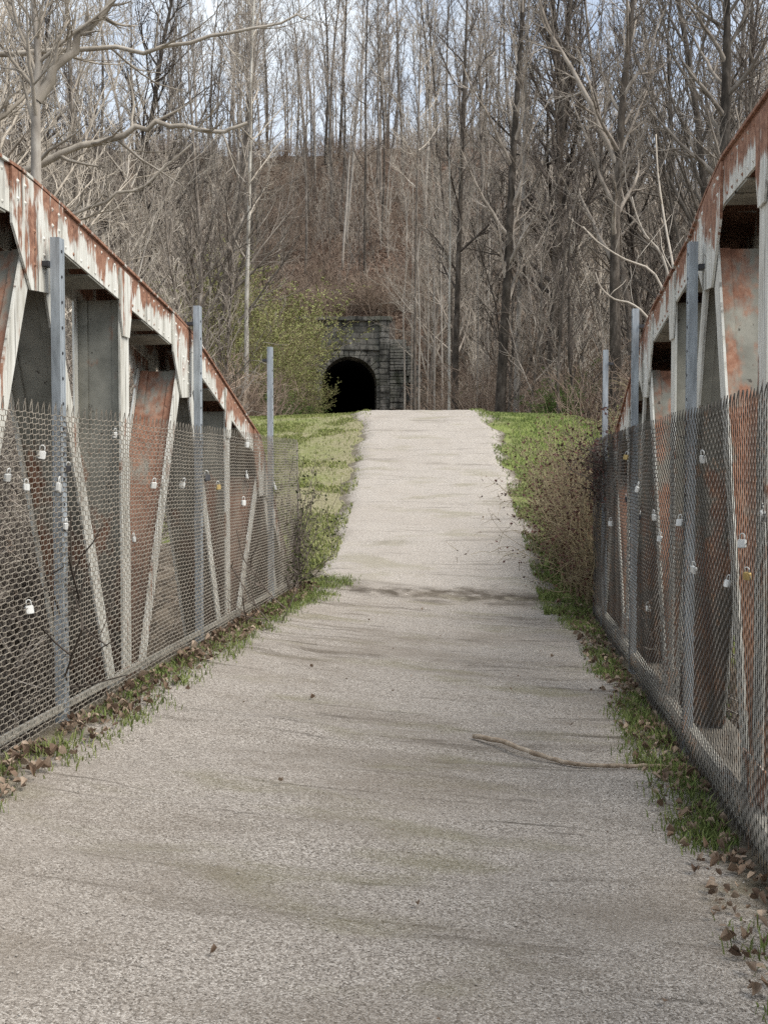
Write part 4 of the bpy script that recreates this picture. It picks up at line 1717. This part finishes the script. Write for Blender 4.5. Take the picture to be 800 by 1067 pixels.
for (X, Y, s_) in [(-5.4, 3.5, 1.1), (-5.2, 5.5, 1.0), (-5.4, 7.5, 1.15), (-4.7, 9.5, .8), (-6.2, 6.3, 1.4), (-5.6, 10.2, 1.1), (-5.0, 11.6, .75), (-7.0, 4.5, 1.5), (-7.0, 8.5, 1.6), (-6.2, 12.6, 1.1), (-8.4, 6.5, 1.8), (-5.2, 13.6, .7), (-5.6, 14.8, .9), (-7.8, 11.0, 1.7), (-6.0, 16.5, 1.2), (-8.5, 15.5, 1.6),
                   (-9.2, 19.0, 1.6), (-8.2, 20.0, 1.0), (-9.2, 24.0, 1.0)]:
    place(shr('grey'), Vector((X, Y, terrain_z(X, Y))), i * 1.9, s_, 'bare grey brush rising from the ravine behind the left truss', 'brush behind the left truss')
    i += 1
for (X, Y, s_) in [(4.4, 4.2, 1.0), (4.3, 6.4, 1.0), (4.2, 8.4, .95), (3.9, 10.2, .85), (5.4, 7.4, 1.4), (4.8, 11.5, 1.1), (5.4, 9.5, 1.6), (6.0, 14.0, 1.4), (6.6, 18.5, 1.4), (7.0, 24.0, 1.4)]:
    place(shr('grey'), Vector((X, Y, terrain_z(X, Y))), i * 1.9, s_, 'bare grey brush rising from the ravine behind the right truss', 'brush behind the right truss')
    i += 1

for (X, Y, s_) in [(-4.5, 2.2, .95), (-4.6, 4.2, .95), (-4.5, 6.0, .95), (-4.7, 7.6, 1.0), (-4.5, 9.2, .9), (-5.9, 5.0, 1.05), (-6.0, 7.0, 1.1), (-6.2, 9.4, 1.05), (-5.0, 10.9, .75), (-6.8, 11.4, .95)]:
    place(shr('thicket'), Vector((X, Y, terrain_z(X, Y))), i * 1.9, s_, 'dense dark thicket standing in the ravine close behind the left truss', 'thickets behind the left truss')
    i += 1
for (X, Y, s_) in [(3.5, 3.4, .9), (3.6, 5.2, .92), (3.5, 7.0, .92), (3.6, 8.8, .88), (3.5, 10.3, .7), (4.9, 6.0, 1.0), (5.0, 8.6, 1.0)]:
    place(shr('thicket'), Vector((X, Y, terrain_z(X, Y))), i * 1.9, s_, 'dense dark thicket standing in the ravine close behind the right truss', 'thickets behind the right truss')
    i += 1

# far brush: one mass of undergrowth over the forest floor
rng = random.Random(88)
bs, _ = shrub_geo(91, 2.3, 1.0, 12, [(5, .42, (.4, 1.1)), (3, .5, (.4, 1.0))], .009)
bv = np.array(bs.v)
bfc = np.array([f for f in bs.f if len(f) == 4])
VV, FF = [], []
cnt = 0
tries = 0
while cnt < 800 and tries < 20000:
    tries += 1
    px = rng.uniform(-30, 830)
    zc = rng.uniform(26, 84) if cnt < 380 else rng.uniform(84, 131)
    if 600 < cnt <= 690:
        px, zc = rng.uniform(150, 560), rng.uniform(126, 133)
    if cnt > 690:
        px = rng.uniform(220, 480)
    if cnt > 770:
        px, zc = rng.uniform(318, 430), rng.uniform(87.5, 91)
    g = ground_at(px, zc)
    if g.y < 85 and abs(g.x - path_c(g.y)) < (5.0 if g.y < 36 else 3.2):
        continue
    lx, ly = tun_local(g.x, g.y)
    if abs(lx) < 4.0 and -30 < ly < 1.6:
        continue
    if (285 < px < 440 and zc < 60) or (312 < px < 428 and zc < 84):
        continue
    a = rng.uniform(0, 6.28)
    s_ = rng.uniform(.7, 1.4)
    c_, n_ = math.cos(a) * s_, math.sin(a) * s_
    q = np.stack([bv[:, 0] * c_ - bv[:, 1] * n_ + g.x, bv[:, 0] * n_ + bv[:, 1] * c_ + g.y, bv[:, 2] * s_ * rng.uniform(.8, 1.2) + g.z], -1)
    VV.append(q)
    FF.append(bfc + cnt * len(bv))
    cnt += 1
ub = np_mesh('undergrowth', np.concatenate(VV), np.concatenate(FF), M['twig_brown'], True)
tag(ub, 'mass of bare brown undergrowth covering the floor of the woods', 'undergrowth', kind='stuff')

# fallen logs on the slope above the portal
for (a, b_, zc, r_, lab) in [((345, 278), (378, 308), 90.5, .14, 'pale fallen log slanting down the red leafy slope above the tunnel'), ((352, 326), (380, 310), 88.5, .11, 'short pale fallen log propped just above the tunnel cornice')]:
    p0, p1 = at(*a, zc), at(*b_, zc)
    for p in (p0, p1):
        pass
    p0.z = terrain_z(p0.x, p0.y) + r_ + .25
    p1.z = terrain_z(p1.x, p1.y) + r_ + .1
    # follow the photographed slant along the slope
    lo = MB()
    pp = [p0.lerp(p1, k / 6) + Vector((R.gauss(0, .05), 0, R.gauss(0, .05))) for k in range(7)]
    lo.tube(pp, [r_ * (1 - .08 * k) for k in range(7)], 7)
    o = lo.build('fallen_log', M['bark_pale'], None, True, loc=tuple(p0))
    tag(o, lab, 'log')

# ------------------------------------------------------------------ vines on the far fence ends
def vine(name, label, X, y0, y1, zb, zt, n, stem_m, leaf_m, lsz, seed, thick=.12, leafn=9):
    rng = random.Random(seed)
    root = empty(name, (X, (y0 + y1) / 2, zb), label, 'vine')
    st_, lf = MB(), MB()
    for k in range(n):
        p = Vector((X + rng.gauss(0, thick * .5), rng.uniform(y0, y1), zb + rng.uniform(-.1, .3)))
        d = Vector((rng.gauss(0, .2), rng.gauss(0, .5), 1))
        L = rng.uniform(.4, 1.0) * (zt - zb) * 1.15
        q, _ = limb_path(rng, p, d, L, 10, .28, .05)
        for v in q:
            v.x = X + (v.x - X) * .7
            v.y = min(max(v.y, y0 - .15), y1 + .25)
        st_.tube(q, [.006 - .0004 * j for j in range(11)], 4, cap=False)
        for j in range(leafn):
            v = q[rng.randrange(1, 11)] + Vector((rng.gauss(0, thick * .35), rng.gauss(0, .04), rng.gauss(0, .04)))
            lf.leaf(v, Vector((rng.gauss(0, 1), rng.gauss(0, 1), rng.gauss(-.3, .8))), Vector((rng.gauss(0, 1), rng.gauss(0, 1), rng.gauss(0, 1))), lsz * rng.uniform(.6, 1.3), lsz * rng.uniform(.4, .8))
            if rng.random() < .5:
                d2 = Vector((rng.gauss(0, 1), rng.gauss(0, 1), rng.gauss(0, .7)))
                q2, _ = limb_path(rng, v, d2, rng.uniform(.08, .22), 3, .3, 0)
                st_.tube(q2, [.003, .0026, .002, .0015], 3, cap=False)
    st_.build('stems', M[stem_m], root, True)
    lf.build('foliage', M[leaf_m], root)


vine('climbing_vine', 'tangle of dark red leaved vine over the far end of the right fence', 1.08, 11.1, 14.2, .1, 1.95, 480, 'twig_tan', 'leaf_red', .04, 5, .34, 15)
vine('bramble', 'brown bramble tangle on the verge just beyond the end of the right fence', .98, 12.4, 17.5, .45, 2.3, 330, 'twig_tan', 'leaf_red', .045, 15, .36, 12)
vine('climbing_vine', 'sparse dark red vine at the top of the right fence by its farthest post', 1.0, 9.9, 11.1, 1.2, 1.95, 50, 'twig_dark', 'leaf_red', .04, 6, .12, 14)
vine('climbing_vine', 'dark green ivy wound through the far end of the left fence', FX_L, 11.05, 11.75, .2, 1.75, 60, 'twig_dark', 'leaf_ivy', .04, 7, .10, 14)


# ------------------------------------------------------------------ grass, leaves
def grass_field(name, label, spots, mat, hmin, hmax, seed, wid=.006):
    rg = np.random.default_rng(seed)
    n_ = len(spots)
    P = np.array(spots)
    h = hmin + (hmax - hmin) * rg.random(n_) ** 1.6
    a = rg.random(n_) * 6.283
    l_ = h * (.25 + .6 * rg.random(n_))
    b2 = rg.random(n_) * 6.283
    w = wid * (.6 + .8 * rg.random(n_))
    cx, sx = np.cos(a) * w, np.sin(a) * w
    dx, dy = np.cos(b2) * l_, np.sin(b2) * l_
    V = np.zeros((n_, 5, 3))
    V[:, 0] = P + np.stack([-cx, -sx, -h * .1], -1)
    V[:, 1] = P + np.stack([cx, sx, -h * .1], -1)
    mid = P + np.stack([dx * .35, dy * .35, h * .62], -1)
    V[:, 2] = mid + np.stack([cx * .8, sx * .8, 0 * cx], -1)
    V[:, 3] = mid - np.stack([cx * .8, sx * .8, 0 * cx], -1)
    V[:, 4] = P + np.stack([dx, dy, h], -1)
    base = np.arange(n_)[:, None] * 5
    T = np.concatenate([base + np.array([[0, 1, 2]]), base + np.array([[0, 2, 3]]), base + np.array([[3, 2, 4]])], 0)
    o = np_mesh(name, V.reshape(-1, 3), T, M[mat])
    tag(o, label, 'grass', kind='stuff')
    return o


rng = random.Random(17)
spotsL, spotsR = [], []
while len(spotsL) < 60000:
    Y = 11.8 + 18 * rng.random() ** 1.5
    c = path_c(Y)
    X = c - 1.2 - 3.6 * rng.random() ** .9
    d = c - X
    if Y < 15 and d > 2.0:
        continue
    dens = .25 + .75 * sstep(d, 1.35, 2.2)
    nz = fbm(X, Y, 1.1, 3)
    if nz < -.35 + .5 * (1 - dens) + (.35 if Y > 17 and d < 2.6 else 0):
        if rng.random() < .9:
            continue
    if abs(Y - 16.9 - .03 * X) < .25:
        continue
    spotsL.append((X, Y, max(terrain_z(X, Y), surf(X, Y))))
while len(spotsR) < 50000:
    Y = 11.2 + 19 * rng.random() ** 1.5
    c = path_c(Y)
    X = c + 1.2 + (1.9 if Y < 20 else 2.9) * rng.random() ** .9
    d = X - c
    dens = .2 + .8 * sstep(d, 1.3, 1.9)
    nz = fbm(X + 50, Y, 1.1, 3)
    if nz < -.45 + .6 * (1 - dens):
        if rng.random() < .92:
            continue
    if abs(Y - 16.9 - .03 * X) < .2:
        continue
    spotsR.append((X, Y, max(terrain_z(X, Y), surf(X, Y))))
grass_field('grass', 'short patchy yellow green grass on the left shoulder of the ramp', spotsL, 'grass', .02, .06, 1, .007)
grass_field('grass', 'bright short green grass on the right shoulder of the ramp', spotsR, 'grass_bright', .02, .065, 2, .007)

# tufts along the foot of both fences
spl, spr = [], []
for k in range(150):
    Y = 2.4 + 9.5 * rng.random() ** .8
    n1 = rng.randrange(15, 80)
    cx = FX_L + .05 + .22 * rng.random() ** 1.5
    if fbm(2, Y, .9, 3) < -.15:
        continue
    for q in range(n1):
        X, y = cx + rng.gauss(0, .05), Y + rng.gauss(0, .10)
        if X < FX_L + .01:
            continue
        spl.append((X, y, surf(X, y)))
for k in range(230):
    Y = 2.2 + 9.6 * rng.random() ** .85
    n1 = rng.randrange(15, 90)
    cx = FX_R - .04 - .19 * rng.random() ** 1.4
    if fbm(12, Y, .8, 3) < -.2:
        continue
    for q in range(n1):
        X, y = cx + rng.gauss(0, .05), Y + rng.gauss(0, .09)
        if X > FX_R - .01:
            continue
        spr.append((X, y, surf(X, y)))
for k in range(150):
    Y = rng.uniform(9.6, 12.6)
    sd_ = rng.random() < .6
    cx = (1.0 - .5 * rng.random() * sstep(Y, 9.0, 11.5)) if sd_ else (-2.1 + .45 * rng.random() * sstep(Y, 9.0, 11.5))
    for q in range(60):
        X, y = cx + rng.gauss(0, .06), Y + rng.gauss(0, .10)
        if FX_L + .01 < X < (FX_R - .01 if y < 11.2 else 1.3):
            (spr if sd_ else spl).append((X, y, surf(X, y)))
grass_field('grass', 'sparse grass tufts among dead leaves along the foot of the left fence', spl, 'grass_bright', .015, .055, 3, .003)
grass_field('grass', 'sparse green tufts along the foot of the right fence', spr, 'grass_bright', .015, .065, 4, .003)


def dead_leaves(label, spots, seed, lo, hi, mat='leaf_dead'):
    rng = random.Random(seed)
    b = MB()
    for (X, Y, z) in spots:
        L = rng.uniform(lo, hi)
        W = L * rng.uniform(.4, .75)
        a = rng.uniform(0, 6.28)
        tilt = rng.gauss(0, .35)
        ux = Vector((math.cos(a), math.sin(a), math.sin(tilt)))
        uy = Vector((-math.sin(a), math.cos(a), rng.gauss(0, .35)))
        c0 = Vector((X, Y, z + .006 + abs(math.sin(tilt)) * L * .4 + rng.random() * .012))
        cur = rng.uniform(.1, .9) * L
        P = []
        for (u, v) in ((-.5, 0), (-.2, .42), (.15, .5), (.5, 0), (.15, -.5), (-.2, -.42), (-.05, 0), (.2, 0)):
            P.append(c0 + ux * u * L + uy * v * W + Vector((0, 0, cur * (4 * v * v + u * u))))
        b.add(P, [(0, 6, 1), (1, 6, 7, 2), (2, 7, 3), (3, 7, 4), (4, 7, 6, 5), (5, 6, 0)])
    o = b.build('fallen_leaves', M[mat])
    tag(o, label, 'fallen leaves', kind='stuff')


sp = []
for k in range(1700):
    Y = 2.2 + 9.6 * rng.random() ** .9
    X = FX_L + .02 + .22 * rng.random() ** 1.7
    if fbm(5, Y, .7, 3) < -.25 and rng.random() < .7:
        continue
    sp.append((X, Y, surf(X, Y)))
dead_leaves('curled brown dead leaves drifted along the foot of the left fence', sp, 41, .01, .055)
sp = []
for k in range(1400):
    Y = 2.2 + 9.5 * rng.random() ** .9
    X = FX_R - .02 - .25 * rng.random() ** 1.8
    sp.append((X, Y, surf(X, Y)))
for k in range(250):
    Y = rng.uniform(11, 15)
    X = rng.uniform(.55, 1.3)
    sp.append((X, Y, max(surf(X, Y), terrain_z(X, Y))))
dead_leaves('curled brown dead leaves drifted along the foot of the right fence', sp, 42, .008, .05)
sp = []
for k in range(40):
    Y = rng.uniform(2.6, 11)
    X = rng.uniform(-1.9, .7)
    sp.append((X, Y, surf(X, Y)))
dead_leaves('few small dry leaf bits lying on the open gravel', sp, 43, .01, .035)
sp = []
for k in range(14000):
    px = rng.uniform(230, 520)
    zc = rng.uniform(86, 124)
    g = ground_at(px, zc)
    sp.append((g.x, g.y, g.z + .03))
dead_leaves('red brown leaf litter covering the slope above the tunnel', sp, 44, .12, .26, 'litter_leaf')

# ------------------------------------------------------------------ light, sky, camera
w = bpy.data.worlds.new('World')
sc.world = w
w.use_nodes = True
nt = w.node_tree
nt.nodes.clear()
wo = nt.nodes.new('ShaderNodeOutputWorld')
bg = nt.nodes.new('ShaderNodeBackground')
sky = nt.nodes.new('ShaderNodeTexSky')
sky.sky_type = 'NISHITA'
sky.sun_disc = False
SUN_EL, SUN_AZ = math.radians(52), math.radians(108)     # azimuth clockwise from +Y
sky.sun_elevation = SUN_EL
sky.sun_rotation = SUN_AZ
sky.altitude = 200
sky.dust_density = 2.0
tc = nt.nodes.new('ShaderNodeTexCoord')
mp = nt.nodes.new('ShaderNodeMapping')
mp.inputs['Scale'].default_value = (1, 1, 2.2)
no = nt.nodes.new('ShaderNodeTexNoise')
no.inputs['Scale'].default_value = 3.0
no.inputs['Detail'].default_value = 6
no.inputs['Roughness'].default_value = .6
rp = nt.nodes.new('ShaderNodeValToRGB')
rp.color_ramp.elements[0].position = .36
rp.color_ramp.elements[0].color = (.35, .35, .35, 1)
rp.color_ramp.elements[1].position = .58
mx = nt.nodes.new('ShaderNodeMix')
mx.data_type = 'RGBA'
mx.inputs[7].default_value = (5.7, 6.15, 6.6, 1)
nt.links.new(tc.outputs['Generated'], mp.inputs[0])
nt.links.new(mp.outputs[0], no.inputs['Vector'])
nt.links.new(no.outputs['Fac'], rp.inputs[0])
nt.links.new(rp.outputs[0], mx.inputs[0])
nt.links.new(sky.outputs[0], mx.inputs[6])
nt.links.new(mx.outputs[2], bg.inputs['Color'])
bg.inputs['Strength'].default_value = .09
nt.links.new(bg.outputs[0], wo.inputs['Surface'])

sl = bpy.data.lights.new('sun', 'SUN')
sl.energy = 2.0
sl.angle = math.radians(42)
sl.color = (1, .95, .87)
so = bpy.data.objects.new('sun', sl)
COL.objects.link(so)
sd = Vector((math.sin(SUN_AZ) * math.cos(SUN_EL), math.cos(SUN_AZ) * math.cos(SUN_EL), math.sin(SUN_EL)))
so.rotation_euler = (-sd).to_track_quat('-Z', 'Y').to_euler()
so.location = (10, -10, 30)

cam = bpy.data.cameras.new('camera')
co = bpy.data.objects.new('camera', cam)
COL.objects.link(co)
co.location = EYE
co.rotation_euler = (PI / 2 - PIT, 0, YAW)
cam.sensor_fit = 'VERTICAL'
cam.sensor_height = 24
cam.lens = F / 1067 * 24
cam.clip_end = 3000
cam.clip_start = .05
sc.camera = co
sc.view_settings.view_transform = 'Standard'
sc.view_settings.look = 'None'
sc.view_settings.exposure = 1.04
sc.view_settings.gamma = 1
sc.render.engine = 'CYCLES'
sc.cycles.use_denoising = False
sc.cycles.max_bounces = 4
sc.cycles.diffuse_bounces = 2
